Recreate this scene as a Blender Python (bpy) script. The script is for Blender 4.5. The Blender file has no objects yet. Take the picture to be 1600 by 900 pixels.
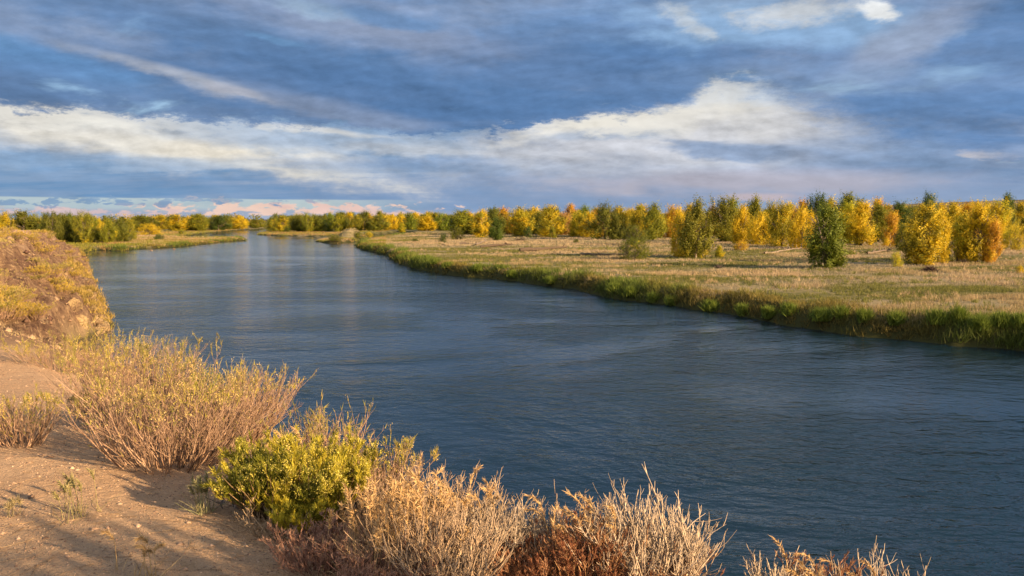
import bpy, math, random
import numpy as np
rad = math.radians
rng = np.random.default_rng(7); random.seed(7)
SC = bpy.context.scene; COL = SC.collection

# ------------------------------------------------------------------ camera
F = 1244.0; HC = 8.0; PITCH = math.atan(105.0 / F); CP, SP = math.cos(PITCH), math.sin(PITCH)
cam = bpy.data.cameras.new('camera'); cam.lens = 36 * F / 1600; cam.sensor_width = 36
cam.clip_start = 0.05; cam.clip_end = 30000
co = bpy.data.objects.new('camera', cam); COL.objects.link(co)
co.location = (0, 0, HC); co.rotation_euler = (math.pi / 2 - PITCH, 0, 0); SC.camera = co

def ray(px, py):
    u = (px - 800) / F; v = (450 - py) / F
    return np.array([u, CP + v * SP, v * CP - SP])
def onz(px, py, z=0.0):
    d = ray(px, py); t = (z - HC) / d[2]
    return (d[0] * t, d[1] * t)

# ------------------------------------------------------------------ noise
def _h(ix, iy, s):
    n = (ix.astype(np.int64) * 374761393 + iy.astype(np.int64) * 668265263 + s * 974711) & 0x7fffffff
    n = ((n ^ (n >> 13)) * 1274126177) & 0x7fffffff
    return ((n ^ (n >> 16)) & 0xffff) / 65535.0
def vn(x, y, s=0):
    ix = np.floor(x); iy = np.floor(y); fx = x - ix; fy = y - iy
    fx = fx * fx * (3 - 2 * fx); fy = fy * fy * (3 - 2 * fy)
    a = _h(ix, iy, s); b = _h(ix + 1, iy, s); c = _h(ix, iy + 1, s); d = _h(ix + 1, iy + 1, s)
    return (a + (b - a) * fx) * (1 - fy) + (c + (d - c) * fx) * fy
def fbm(x, y, o=4, s=0):
    r = 0; a = .5; t = 0
    for i in range(o):
        r = r + a * vn(x * 2 ** i + 17.3 * i, y * 2 ** i - 9.1 * i, s + i); t += a; a *= .5
    return r / t - .5
def sst(a, b, x):
    t = np.clip((x - a) / (b - a), 0, 1); return t * t * (3 - 2 * t)

# ------------------------------------------------------------------ shores
near_chain = [(60, -110), (42, -50), (27, -16), (17, 1.8), (6.8, 10.3), (2, 15), (-3, 20), (-9, 27), (-18, 35), (-26, 44), (-29.5, 52)]
near_chain += [onz(*p) for p in [(160, 515), (166, 497), (150, 480), (147, 455), (141, 430), (134, 412)]]
left_far = [onz(*p) for p in [(128, 402), (132, 396), (150, 391), (185, 392.5), (222, 389), (260, 387.5), (300, 384), (345, 378.5),
            (384, 376), (380, 373.7), (345, 373), (300, 374), (283, 370.5), (315, 366), (360, 361), (430, 357)]]
right_b = [onz(*p) for p in [(452, 357.5), (438, 359.7), (425, 361.5), (404, 365), (401, 367.3), (440, 369.3), (500, 369.8), (520, 369),
            (575, 366.7), (640, 364.7), (643, 367), (600, 374), (566, 380), (556, 386), (575, 392), (605, 399), (617, 409), (650, 421),
            (700, 430), (800, 439), (900, 453), (950, 465), (1000, 471), (1100, 485), (1200, 503), (1300, 519), (1400, 530), (1500, 541), (1600, 548)]]
right_b += [(36, 38), (48, 15), (62, -20), (95, -110)]
WATER = np.array(near_chain + left_far + right_b)
ISLE = np.array([onz(*p) for p in [(494, 377.5), (508, 380), (530, 380.2), (552, 378.7), (570, 374), (578, 371), (556, 371), (520, 372)]])
BLUFF = np.array(near_chain + [(-84, 146), (-130, 152), (-240, 165), (-600, 180), (-600, -400), (60, -400)])

def sdf(poly, x, y):      # positive inside
    d2 = np.full(x.shape, 1e18); ins = np.zeros(x.shape, bool)
    n = len(poly)
    for i in range(n):
        ax, ay = poly[i]; bx, by = poly[(i + 1) % n]
        ex, ey = bx - ax, by - ay
        wx, wy = x - ax, y - ay
        t = np.clip((wx * ex + wy * ey) / (ex * ex + ey * ey + 1e-12), 0, 1)
        d2 = np.minimum(d2, (wx - ex * t) ** 2 + (wy - ey * t) ** 2)
        c = (ay > y) != (by > y)
        with np.errstate(all='ignore'):
            xi = ax + (y - ay) * ex / (ey if ey != 0 else 1e-12)
        ins ^= c & (x < xi)
    d = np.sqrt(d2)
    return np.where(ins, d, -d)

MX, MY = onz(549, 375.5)
def terrain(x, y, full=False):
    x = np.asarray(x, float); y = np.asarray(y, float)
    r = np.hypot(x, y)
    dw = -sdf(WATER, x, y)
    di = sdf(ISLE, x, y)
    rag = fbm(x / 5, y / 5, 3, 3) * 2.2 + fbm(x / 1.3, y / 1.3, 2, 5) * .6
    d = np.maximum(dw, di) + rag * sst(20, 45, r)
    zf = np.interp(d, [-30, -6, 0, .5, 1.8, 5, 60], [-4, -2, -.05, .55, 1.35, 1.65, 1.8])
    side = sst(-.24, -.17, x / np.maximum(y, 1)) * (y > 0) + (y <= 0)
    k = .55 + .45 * side
    zf = np.where(zf > 0, zf * k, zf)
    zf = zf + np.where(d > 3, fbm(x / 22, y / 22, 3, 11) * .7, 0) * sst(3, 12, d)
    zf = zf + 3.6 * np.exp(-(((x - MX) / 4.6) ** 2 + ((y - MY) / 7.0) ** 2) ** 1.6)
    # bluff
    db = sdf(BLUFF, x, y)
    dbn = db + sst(14, 34, r) * (fbm(x / 9, y / 9, 3, 21) * 3.4 + fbm(x / 1.7, y / 1.7, 3, 25) * 1.1)
    w = np.interp(r, [0, 12, 32, 60, 130], [8.5, 8.5, 6.5, 6.0, 6.5])
    top = np.interp(r, [0, 8, 15, 26, 42, 75, 105, 160], [6.3, 6.25, 5.4, 5.75, 6.45, 6.9, 6.9, 6.3])
    top = top + fbm(x / 16, y / 16, 3, 31) * 1.3 * sst(12, 30, r) + fbm(x / 2.6, y / 2.6, 3, 37) * .16 * sst(3, 9, r) + fbm(x / .8, y / .8, 3, 41) * .05
    f = np.interp(dbn / w, [-1, 0, .07, .16, .34, .42, 1.0, 1.25], [-.5, -.02, .17, .34, .40, .52, .965, 1.0])
    zb = f * top
    # cliffy ledges further along the bluff
    led = sst(24, 40, r) * sst(.02, .2, dbn / w) * (1 - sst(.8, 1.1, dbn / w))
    q = zb * 1.15 + fbm(x / 3, y / 3, 2, 51) * 1.2
    zb = zb + led * ((np.floor(q) + sst(.25, .6, q - np.floor(q))) - q) * .55
    zb = zb + led * (fbm(x / .9, y / .9, 3, 57) * 1.1 + fbm(x / 2.8, y / 2.8, 2, 59) * .9)
    # blend the bluff into the low ground at its foot
    inb = sst(-1.5, .5, db)
    z = np.where(db > -1.5, np.maximum(zb * inb + zf * (1 - inb), np.where(db > 0, -5, zf)), zf)
    z = np.where(r > 700, np.interp(r, [700, 3000, 9000], [0, 2, 2]) + z, z)
    if full:
        return z, d, db, dbn / w, r
    return z

def hit(px, py, ns=420):
    if py > 900 and px > 1180:      # plants rooted on the brink below the frame
        x, y = onz(px, py, 6.0); return x, y, gz(x, y)
    dr = ray(px, py)
    t = np.geomspace(1.5, 2500, ns)
    hz = terrain(dr[0] * t, dr[1] * t)
    b = np.nonzero(HC + dr[2] * t < hz)[0]
    if len(b) == 0:
        t0 = 600.0
    else:
        i = max(b[0], 1); tt = np.linspace(t[i - 1], t[i], 40)
        hh = terrain(dr[0] * tt, dr[1] * tt); j = np.nonzero(HC + dr[2] * tt < hh)[0]
        t0 = tt[j[0]] if len(j) else t[i]
    x, y = dr[0] * t0, dr[1] * t0
    return float(x), float(y), float(terrain(np.array([x]), np.array([y]))[0])
def gz(x, y):
    return float(terrain(np.array([x]), np.array([y]))[0])

# ------------------------------------------------------------------ node helper
class NT:
    def __init__(s, tree): s.t = tree; s.n = tree.nodes; s.l = tree.links
    def node(s, typ, **kw):
        n = s.n.new(typ)
        for k, v in kw.items(): setattr(n, k, v)
        return n
    def put(s, sock, v):
        if isinstance(v, bpy.types.NodeSocket): s.l.new(v, sock)
        elif v is not None:
            if isinstance(v, (tuple, list)) and len(v) == 3 and sock.type == 'RGBA': v = (*v, 1)
            sock.default_value = v
    def m(s, op, a, b=None, c=None, clamp=False):
        n = s.node('ShaderNodeMath', operation=op, use_clamp=clamp)
        s.put(n.inputs[0], a); s.put(n.inputs[1], b)
        if c is not None: s.put(n.inputs[2], c)
        return n.outputs[0]
    def vm(s, op, a, b=None):
        n = s.node('ShaderNodeVectorMath', operation=op)
        s.put(n.inputs[0], a)
        if b is not None: s.put(n.inputs[3] if op == 'SCALE' else n.inputs[1], b)
        return n.outputs[0]
    def xyz(s, x=0, y=0, z=0):
        n = s.node('ShaderNodeCombineXYZ'); s.put(n.inputs[0], x); s.put(n.inputs[1], y); s.put(n.inputs[2], z); return n.outputs[0]
    def sep(s, v):
        n = s.node('ShaderNodeSeparateXYZ'); s.put(n.inputs[0], v); return n.outputs
    def noise(s, v, scale, detail=4, rough=.5, dist=0.0, col=False):
        n = s.node('ShaderNodeTexNoise'); s.put(n.inputs['Vector'], v); n.inputs['Scale'].default_value = scale
        n.inputs['Detail'].default_value = detail; n.inputs['Roughness'].default_value = rough; n.inputs['Distortion'].default_value = dist
        return n.outputs['Color'] if col else n.outputs[0]
    def mix(s, f, a, b, typ='MIX'):
        n = s.node('ShaderNodeMix', data_type='RGBA', blend_type=typ)
        s.put(n.inputs[0], f); s.put(n.inputs[6], a); s.put(n.inputs[7], b); return n.outputs[2]
    def ss(s, v, a, b, lo=0.0, hi=1.0):
        n = s.node('ShaderNodeMapRange', interpolation_type='SMOOTHSTEP')
        s.put(n.inputs[0], v); s.put(n.inputs[1], a); s.put(n.inputs[2], b); s.put(n.inputs[3], lo); s.put(n.inputs[4], hi)
        return n.outputs[0]
    def attr(s, name):
        n = s.node('ShaderNodeAttribute', attribute_name=name); return n
def newmat(name):
    m = bpy.data.materials.new(name); m.use_nodes = True; m.node_tree.nodes.clear()
    t = NT(m.node_tree); out = t.node('ShaderNodeOutputMaterial'); return m, t, out
def princ(t, out, col, rough=.8, spec=.2, normal=None):
    p = t.node('ShaderNodeBsdfPrincipled'); t.put(p.inputs['Base Color'], col); t.put(p.inputs['Roughness'], rough)
    t.put(p.inputs['Specular IOR Level'], spec)
    if normal is not None: t.put(p.inputs['Normal'], normal)
    t.l.new(p.outputs[0], out.inputs[0]); return p
def lin(r, g, b):
    return tuple(((c / 255 + .055) / 1.055) ** 2.4 if c > 10 else c / 255 / 12.92 for c in (r, g, b))

EXPO = 1.35
# ------------------------------------------------------------------ sun + sky
SAZ = math.atan2(.85, -.53)          # compass-like angle of the sun measured from +Y towards +X
SEL = rad(18)
sd = np.array([math.sin(SAZ) * math.cos(SEL), math.cos(SAZ) * math.cos(SEL), math.sin(SEL)])
sl = bpy.data.lights.new('sun', 'SUN'); sl.energy = 5.0; sl.angle = rad(.6); sl.color = (1.0, .67, .36)
so = bpy.data.objects.new('sun', sl); COL.objects.link(so)
from mathutils import Vector
so.rotation_euler = Vector(tuple(sd)).to_track_quat('Z', 'Y').to_euler(); so.location = (40, -30, 30)

def build_world():
    w = bpy.data.worlds.new('World'); SC.world = w; w.use_nodes = True; w.node_tree.nodes.clear()
    t = NT(w.node_tree)
    out = t.node('ShaderNodeOutputWorld'); bg = t.node('ShaderNodeBackground'); t.l.new(bg.outputs[0], out.inputs[0])
    STR = .1; bg.inputs[1].default_value = STR
    K = 1.0 / (STR * 2 ** EXPO)
    def C(r, g, b, m=1.0):
        return tuple(c * K * m for c in lin(r, g, b))
    sky = t.node('ShaderNodeTexSky'); sky.sky_type = 'NISHITA'; sky.sun_disc = False; sky.sun_elevation = SEL; sky.sun_rotation = SAZ
    sky.air_density = 1.0; sky.dust_density = .6; sky.ozone_density = 2.0
    tc = t.node('ShaderNodeTexCoord'); D = tc.outputs['Generated']
    x, y, z = t.sep(D)
    az = t.m('ARCTAN2', x, y); el = t.m('ARCSINE', z)
    den = t.m('ADD', t.m('MAXIMUM', z, 0.0), .10)
    cp = t.xyz(t.m('DIVIDE', x, den), t.m('DIVIDE', y, den), 0)
    def nz_(v, k): return t.m('MULTIPLY', t.m('SUBTRACT', v, .5), k)
    n1 = t.noise(cp, .9, 6, .56, .35)
    rot = t.node('ShaderNodeMapping'); t.put(rot.inputs[0], cp); rot.inputs['Rotation'].default_value = (0, 0, rad(-14)); rot.inputs['Scale'].default_value = (.5, 1.2, 1)
    n2 = t.noise(rot.outputs[0], 1.3, 9, .62, .3)
    def aed(dx, dy, k): return t.xyz(t.m('ADD', az, dx), t.m('MULTIPLY', t.m('ADD', el, dy), k), 0)
    ae = aed(0, 0, 2.6); n3 = t.noise(ae, 8, 9, .62, .15); n4 = t.noise(ae, 3.2, 5, .55, .3)
    puff = t.noise(ae, 36, 6, .62, .2)
    # relief of the cloud lumps, lit from the upper right
    r0 = t.noise(ae, 13, 7, .60, .1); r1 = t.noise(aed(.007, .005, 2.6), 13, 7, .60, .1)
    rel = t.m('ADD', t.m('SUBTRACT', r0, r1), t.m('MULTIPLY', t.m('SUBTRACT', t.noise(ae, 4.5, 7, .6, .25), t.noise(aed(.016, .010, 2.6), 4.5, 7, .6, .25)), 1.5))
    nf = t.m('ADD', nz_(n3, 2.1), nz_(n2, .8))
    sf = nz_(t.noise(ae, 22, 8, .66, .2), 1.8)
    waz = t.m('ADD', az, nz_(n4, .10)); wel = t.m('ADD', el, t.m('ADD', nz_(n1, .022), nz_(n3, .018)))
    def ang(px, py):
        d = ray(px, py); d = d / np.linalg.norm(d); return math.atan2(d[0], d[1]), math.asin(d[2])
    cur = [None]
    def blob(cx, cy, rx, ry, rotd, col, amt=1.0, nz=.8, soft=.9, nsrc=None, warp=True):
        a0, e0 = ang(cx, cy); ra, re = rx / F, ry / F
        dx = t.m('SUBTRACT', waz if warp else az, a0); dy = t.m('SUBTRACT', wel if warp else el, e0)
        c, s = math.cos(rad(rotd)), math.sin(rad(rotd))
        px_ = t.m('ADD', t.m('MULTIPLY', dx, c / ra), t.m('MULTIPLY', dy, s / ra))
        py_ = t.m('ADD', t.m('MULTIPLY', dx, -s / re), t.m('MULTIPLY', dy, c / re))
        q = t.m('SQRT', t.m('ADD', t.m('MULTIPLY', px_, px_), t.m('MULTIPLY', py_, py_)))
        v = t.m('ADD', t.m('SUBTRACT', 1.0, q), t.m('MULTIPLY', nf if nsrc is None else nsrc, nz))
        cur[0] = t.mix(t.ss(v, -soft * .5, soft * .5 + .12, 0.0, amt), cur[0], C(*col))
    # ---- lower sky, below the deck
    cur[0] = t.mix(t.ss(n2, .36, .66), C(106, 146, 187), C(136, 162, 194))
    blob(1150, 250, 480, 90, 0, (170, 180, 200), .95, .5, 1.1)
    blob(860, 305, 480, 34, 0, (124, 152, 190), .75, .8, 1.1)
    blob(620, 285, 260, 14, 0, (150, 166, 194), .6, 1.2, 1.2)
    blob(1250, 300, 420, 16, 0, (158, 168, 192), .6, .9, 1.2)
    blob(1500, 235, 260, 60, 0, (118, 150, 190), .8, .7, 1.0)
    blob(80, 195, 330, 38, -4, (190, 198, 208), .95, .9, .9)
    blob(260, 226, 360, 34, -6, (196, 200, 206), .95, 1.0, .8)
    blob(280, 232, 250, 20, -7, (230, 225, 214), .9, 1.3, .9)
    blob(420, 243, 130, 14, -4, (234, 226, 210), .85, 1.3, .8)
    blob(60, 182, 150, 12, -6, (234, 232, 226), .9, 1.4, .8)
    blob(170, 192, 60, 9, -6, (238, 236, 228), .8, 1.5, .7)
    blob(560, 222, 280, 20, -3, (168, 184, 204), .85, 1.0, .9)
    blob(500, 206, 90, 7, -4, (214, 214, 212), .8, 1.4, .8)
    blob(650, 236, 120, 9, -2, (200, 204, 210), .6, 1.4, .9)
    blob(130, 253, 220, 11, 0, (146, 172, 202), .7, 1.0, .9)
    blob(680, 258, 240, 12, 0, (130, 158, 194), .7, 1.0, .9)
    blob(1030, 218, 280, 50, 2, (200, 202, 209), .95, .7, 1.2)
    blob(1000, 192, 200, 19, 5, (234, 229, 216), .95, 1.1, .8)
    blob(1140, 152, 80, 16, 2, (196, 208, 222), .8, 2.2, .9, nsrc=sf)
    blob(1160, 192, 150, 24, 0, (210, 210, 212), .75, .8, 1.2)
    blob(930, 212, 100, 9, 2, (156, 172, 196), .75, 1.4, .8)
    blob(1175, 236, 140, 11, -3, (134, 156, 188), .85, 1.4, .8)
    blob(1100, 225, 60, 5, -8, (140, 160, 190), .7, 1.4, .8)
    blob(1160, 284, 280, 18, 0, (184, 180, 192), .8, .7, 1.0)
    blob(1545, 240, 34, 6, -4, (228, 216, 208), .85, 2.0, .9, nsrc=sf)
    # horizon strip of clear pale air with pink cumulus in it
    band = t.m('MULTIPLY', t.ss(t.m('ADD', el, nz_(n3, .004)), ang(0, 305)[1], ang(800, 314)[1], 0.0, 1.0), t.ss(az, ang(480, 300)[0], ang(720, 300)[0], 1.0, 0.0))
    cur[0] = t.mix(t.m('MULTIPLY', band, t.m('ADD', .8, t.m('MULTIPLY', nf, .4), clamp=True)), cur[0], C(192, 206, 206))
    blob(350, 337, 900, 9, 0, (158, 170, 196), .85, .6, .9, warp=False)
    pf = t.m('SUBTRACT', nz_(puff, 4.2), .22)
    blob(400, 326, 210, 12, 0, (243, 208, 190), .95, 1.5, .5, nsrc=pf, warp=False)
    blob(560, 330, 130, 9, -4, (232, 198, 188), .9, 1.5, .5, nsrc=pf, warp=False)
    blob(110, 331, 130, 8, 0, (222, 194, 192), .8, 1.5, .5, nsrc=pf, warp=False)
    blob(80, 316, 170, 5, 0, (124, 156, 190), .85, 2.0, .5, nsrc=pf, warp=False)
    blob(300, 313, 200, 4, 0, (130, 160, 192), .7, 2.0, .5, nsrc=pf, warp=False)
    blob(1180, 308, 60, 7, 0, (214, 190, 188), .6, .8, .9, warp=False)
    under = t.vm('SCALE', cur[0], t.m('ADD', 1.0, t.m('MULTIPLY', rel, t.ss(el, .035, .08, .3, 1.1))))
    # ---- the deck overhead
    cur[0] = t.mix(t.ss(n2, .36, .62), C(94, 128, 172), C(146, 162, 190))
    blob(120, 22, 340, 45, -6, (148, 166, 196), .75, 1.0, 1.1)
    blob(440, 82, 440, 34, -9, (88, 126, 172), .8, .9, 1.0)
    blob(640, 58, 370, 34, -10, (146, 160, 188), .7, 1.0, 1.1)
    blob(950, 45, 240, 34, -6, (110, 146, 192), .7, 1.0, 1.1)
    blob(490, 15, 70, 12, -8, (160, 186, 212), .7, 1.4, .9)
    blob(600, 30, 110, 14, -8, (104, 142, 188), .8, 1.2, .9)
    blob(60, 90, 170, 18, -12, (112, 166, 218), .8, 1.0, 1.0)
    blob(130, 142, 440, 32, -5, (98, 128, 168), .8, .9, 1.0)
    blob(580, 150, 450, 44, -6, (88, 124, 170), .85, .9, 1.0)
    blob(930, 110, 240, 54, 0, (90, 126, 172), .85, .9, 1.0)
    blob(300, 126, 130, 9, -13, (184, 188, 198), .75, 1.3, 1.1)
    blob(360, 142, 50, 6, -12, (206, 200, 200), .6, 1.4, .9)
    blob(500, 168, 180, 14, -9, (140, 154, 180), .65, 1.0, 1.0)
    blob(420, 60, 40, 6, -8, (120, 168, 214), .4, 1.4, .9)
    blob(1470, 120, 340, 90, 0, (100, 136, 182), .8, 1.1, 1.0)
    blob(1320, 190, 280, 34, 0, (100, 136, 182), .75, 1.0, 1.0)
    blob(1190, 40, 210, 34, -5, (150, 184, 220), .75, 1.3, 1.0)
    blob(1395, 72, 130, 26, 24, (158, 168, 190), .7, 1.2, 1.0)
    blob(1290, 120, 200, 22, -4, (128, 154, 190), .6, 1.2, 1.0)
    blob(1240, 20, 75, 14, 3, (206, 210, 214), .85, 1.8, 1.3, nsrc=sf)
    blob(1060, 32, 38, 11, -30, (200, 210, 220), .8, 2.2, 1.3, nsrc=sf)
    blob(1369, 15, 22, 13, 0, (236, 238, 238), .95, 1.2, .7, nsrc=sf)
    deck = t.vm('SCALE', cur[0], t.m('ADD', 1.0, t.m('ADD', t.m('MULTIPLY', rel, .8), t.m('MULTIPLY', nf, .05))))
    deck = t.mix(t.m('MULTIPLY', t.ss(n1, .60, .74), .35), deck, sky.outputs[0])
    pts = [(-300, 160), (0, 166), (100, 171), (190, 180), (260, 188), (380, 190), (500, 198), (600, 205), (760, 210), (850, 193), (960, 182), (1030, 172), (1085, 152), (1105, 132), (1160, 134), (1220, 158), (1300, 190), (1400, 225), (1600, 275), (1900, 290)]
    fc = t.node('ShaderNodeFloatCurve'); cm = fc.mapping; cv = cm.curves[0]
    for k, (px, py) in enumerate(pts):
        a, e = ang(px, py); X, Y = (a + .75) / 1.6, e / .3
        if k < 2: cv.points[k].location = (X, Y)
        else: cv.points.new(X, Y)
    cm.update(); t.put(fc.inputs[1], t.m('DIVIDE', t.m('ADD', az, .75), 1.6, clamp=True))
    edge = t.m('MULTIPLY', fc.outputs[0], .3)
    soft = t.ss(az, .05, .5, .008, .04)
    v = t.m('DIVIDE', t.m('SUBTRACT', t.m('ADD', el, t.m('ADD', nz_(n3, .05), nz_(t.noise(ae, 26, 9, .68, .1), .06))), edge), soft)
    def gs(px, wd):
        d_ = t.m('DIVIDE', t.m('SUBTRACT', az, ang(px, 200)[0]), wd / F); return t.m('EXPONENT', t.m('MULTIPLY', t.m('MULTIPLY', d_, d_), -1.0))
    rim = t.m('MULTIPLY', t.m('MULTIPLY', t.ss(v, -2.6, -.9), t.ss(v, -.5, .3, 1.0, 0.0)), t.m('ADD', gs(960, 130), t.m('ADD', t.m('MULTIPLY', gs(110, 170), .8), t.m('MULTIPLY', gs(1130, 60), .5)), clamp=True))
    under = t.mix(t.m('MULTIPLY', rim, .75), under, C(238, 234, 224))
    res = t.mix(t.ss(v, -.6, 1.0), under, deck)
    # out of sight: cloud overhead and behind the camera, brightened to add fill light
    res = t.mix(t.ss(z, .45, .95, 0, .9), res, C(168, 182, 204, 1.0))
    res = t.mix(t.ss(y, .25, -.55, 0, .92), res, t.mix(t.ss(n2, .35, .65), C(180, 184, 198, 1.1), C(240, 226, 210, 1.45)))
    res = t.mix(t.ss(z, -.03, -.005, 1.0, 0.0), res, C(70, 75, 70))
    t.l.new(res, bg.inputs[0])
    w.cycles.sampling_method = 'MANUAL'; w.cycles.sample_map_resolution = 512
build_world()

# ------------------------------------------------------------------ mesh helpers
def mk(name, V, Fc, mat, parent=None, col=None, smooth=False, mats=None):
    """V (n,3); Fc (m,3) or (m,4) array; col (n,3) optional point colour"""
    me = bpy.data.meshes.new(name)
    V = np.asarray(V, np.float32); Fc = np.asarray(Fc, np.int32); k = Fc.shape[1]
    me.vertices.add(len(V)); me.vertices.foreach_set('co', V.ravel())
    me.loops.add(Fc.size); me.loops.foreach_set('vertex_index', Fc.ravel())
    me.polygons.add(len(Fc)); me.polygons.foreach_set('loop_start', np.arange(0, Fc.size, k, dtype=np.int32))
    if smooth: me.polygons.foreach_set('use_smooth', np.ones(len(Fc), bool))
    me.update(calc_edges=True)
    if col is not None:
        a = me.color_attributes.new('Col', 'FLOAT_COLOR', 'POINT')
        c = np.ones((len(V), 4), np.float32); c[:, :3] = col; a.data.foreach_set('color', c.ravel())
    if mat is not None: me.materials.append(mat)
    o = bpy.data.objects.new(name, me); COL.objects.link(o)
    if parent is not None: o.parent = parent
    return o
def tag(o, label=None, cat=None, group=None, kind=None):
    if label: o['label'] = label
    if cat: o['category'] = cat
    if group: o['group'] = group
    if kind: o['kind'] = kind
    return o
def empty(name, loc, rz=0.0):
    o = bpy.data.objects.new(name, None); o.empty_display_size = .2; COL.objects.link(o)
    o.location = loc; o.rotation_euler = (0, 0, rz); return o

def tubes(P, R, sides=3):
    """P (N,K,3) polylines, R (N,K) radii -> V, F(quads)"""
    N, K, _ = P.shape
    T = np.empty_like(P); T[:, 1:-1] = P[:, 2:] - P[:, :-2]; T[:, 0] = P[:, 1] - P[:, 0]; T[:, -1] = P[:, -1] - P[:, -2]
    T /= np.linalg.norm(T, axis=2, keepdims=True) + 1e-9
    ref = np.where(np.abs(T[:, :, 2:3]) > .9, np.array([1., 0, 0]), np.array([0, 0, 1.]))
    A = np.cross(T, ref); A /= np.linalg.norm(A, axis=2, keepdims=True) + 1e-9
    B = np.cross(T, A)
    an = np.arange(sides) * 2 * np.pi / sides
    V = P[:, :, None, :] + R[:, :, None, None] * (np.cos(an)[None, None, :, None] * A[:, :, None, :] + np.sin(an)[None, None, :, None] * B[:, :, None, :])
    idx = np.arange(N * K * sides).reshape(N, K, sides)
    a = idx[:, :-1, :]; b = np.roll(a, -1, axis=2); d = idx[:, 1:, :]; c = np.roll(d, -1, axis=2)
    Fq = np.stack([a, b, c, d], -1).reshape(-1, 4)
    return V.reshape(-1, 3), Fq
def unit(v): return v / (np.linalg.norm(v, axis=-1, keepdims=True) + 1e-9)
def grow(start, dirs, L, K, R0, R1, g, bend=.25, wig=.12):
    """start (N,3), dirs (N,3), L (N,): curved polylines bending up by `bend`"""
    N = len(start); P = np.empty((N, K, 3)); P[:, 0] = start; d = unit(dirs)
    for k in range(1, K):
        d = unit(d + np.array([0, 0, bend / (K - 1)]) + g.normal(0, wig, (N, 3)))
        P[:, k] = P[:, k - 1] + d * (L / (K - 1))[:, None]
    t = np.linspace(0, 1, K)[None, :]
    R = R0[:, None] * (1 - t) + R1[:, None] * t
    return P, R
def along(P, n, tmin, tmax, g, idx=None):
    N, K, _ = P.shape
    i = g.integers(0, N, n) if idx is None else idx
    t = g.uniform(tmin, tmax, n) * (K - 1); k = np.minimum(t.astype(int), K - 2); f = (t - k)[:, None]
    p = P[i, k] * (1 - f) + P[i, k + 1] * f; d = unit(P[i, k + 1] - P[i, k])
    return p, d, i
def blades(p, d, L, W, g, tip=0.0):
    """triangles: base at p, direction d, length L, width W"""
    n = len(p); s = unit(np.cross(d, g.normal(0, 1, (n, 3))))
    V = np.stack([p - s * W[:, None] / 2, p + s * W[:, None] / 2, p + d * L[:, None]], 1).reshape(-1, 3)
    return V, np.arange(n * 3).reshape(n, 3)
def quads(p, s1, s2, g):
    n = len(p); a = unit(g.normal(0, 1, (n, 3))); b = unit(np.cross(a, g.normal(0, 1, (n, 3))))
    a = a * s1[:, None] / 2; b = b * s2[:, None] / 2
    V = np.stack([p - a, p + b * .8 , p + a, p - b * .8], 1).reshape(-1, 3)
    return V, np.arange(n * 4).reshape(n, 4)
def colvar(n, rep, c0, c1, g, br=.25):
    f = g.random((n, 1)); c = np.array(c0) * (1 - f) + np.array(c1) * f
    c = c * (1 + g.uniform(-br, br, (n, 1))); return np.repeat(c, rep, axis=0)

# ------------------------------------------------------------------ materials
def leafmat(name, trans=.35, rough=.65):
    m, t, out = newmat(name); a = t.attr('Col')
    p = t.node('ShaderNodeBsdfPrincipled'); t.put(p.inputs['Base Color'], a.outputs[0]); t.put(p.inputs['Roughness'], rough); t.put(p.inputs['Specular IOR Level'], .25)
    tr = t.node('ShaderNodeBsdfTranslucent'); t.put(tr.inputs[0], a.outputs[0])
    mx = t.node('ShaderNodeMixShader'); mx.inputs[0].default_value = trans
    t.l.new(p.outputs[0], mx.inputs[1]); t.l.new(tr.outputs[0], mx.inputs[2]); t.l.new(mx.outputs[0], out.inputs[0]); return m
M_leaf = leafmat('herb_leaf'); M_grass = leafmat('grass_blade', .3, .7)
def stemmat(name):
    m, t, out = newmat(name); a = t.attr('Col'); tc = t.node('ShaderNodeTexCoord')
    n = t.noise(tc.outputs['Object'], 60, 3)
    c = t.mix(t.ss(n, .3, .7), t.mix(1.0, a.outputs[0], (.62, .6, .6), 'MULTIPLY'), a.outputs[0])
    princ(t, out, c, .8, .15); return m
M_stem = stemmat('woody_stem')
def barkmat():
    m, t, out = newmat('bark'); tc = t.node('ShaderNodeTexCoord')
    mp = t.node('ShaderNodeMapping'); t.put(mp.inputs[0], tc.outputs['Object']); mp.inputs['Scale'].default_value = (4, 4, .8)
    n = t.noise(mp.outputs[0], 4, 5)
    c = t.mix(t.ss(n, .35, .65), (.07, .055, .045), (.26, .22, .18)); princ(t, out, c, .9, .1); return m
M_bark = barkmat()
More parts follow.
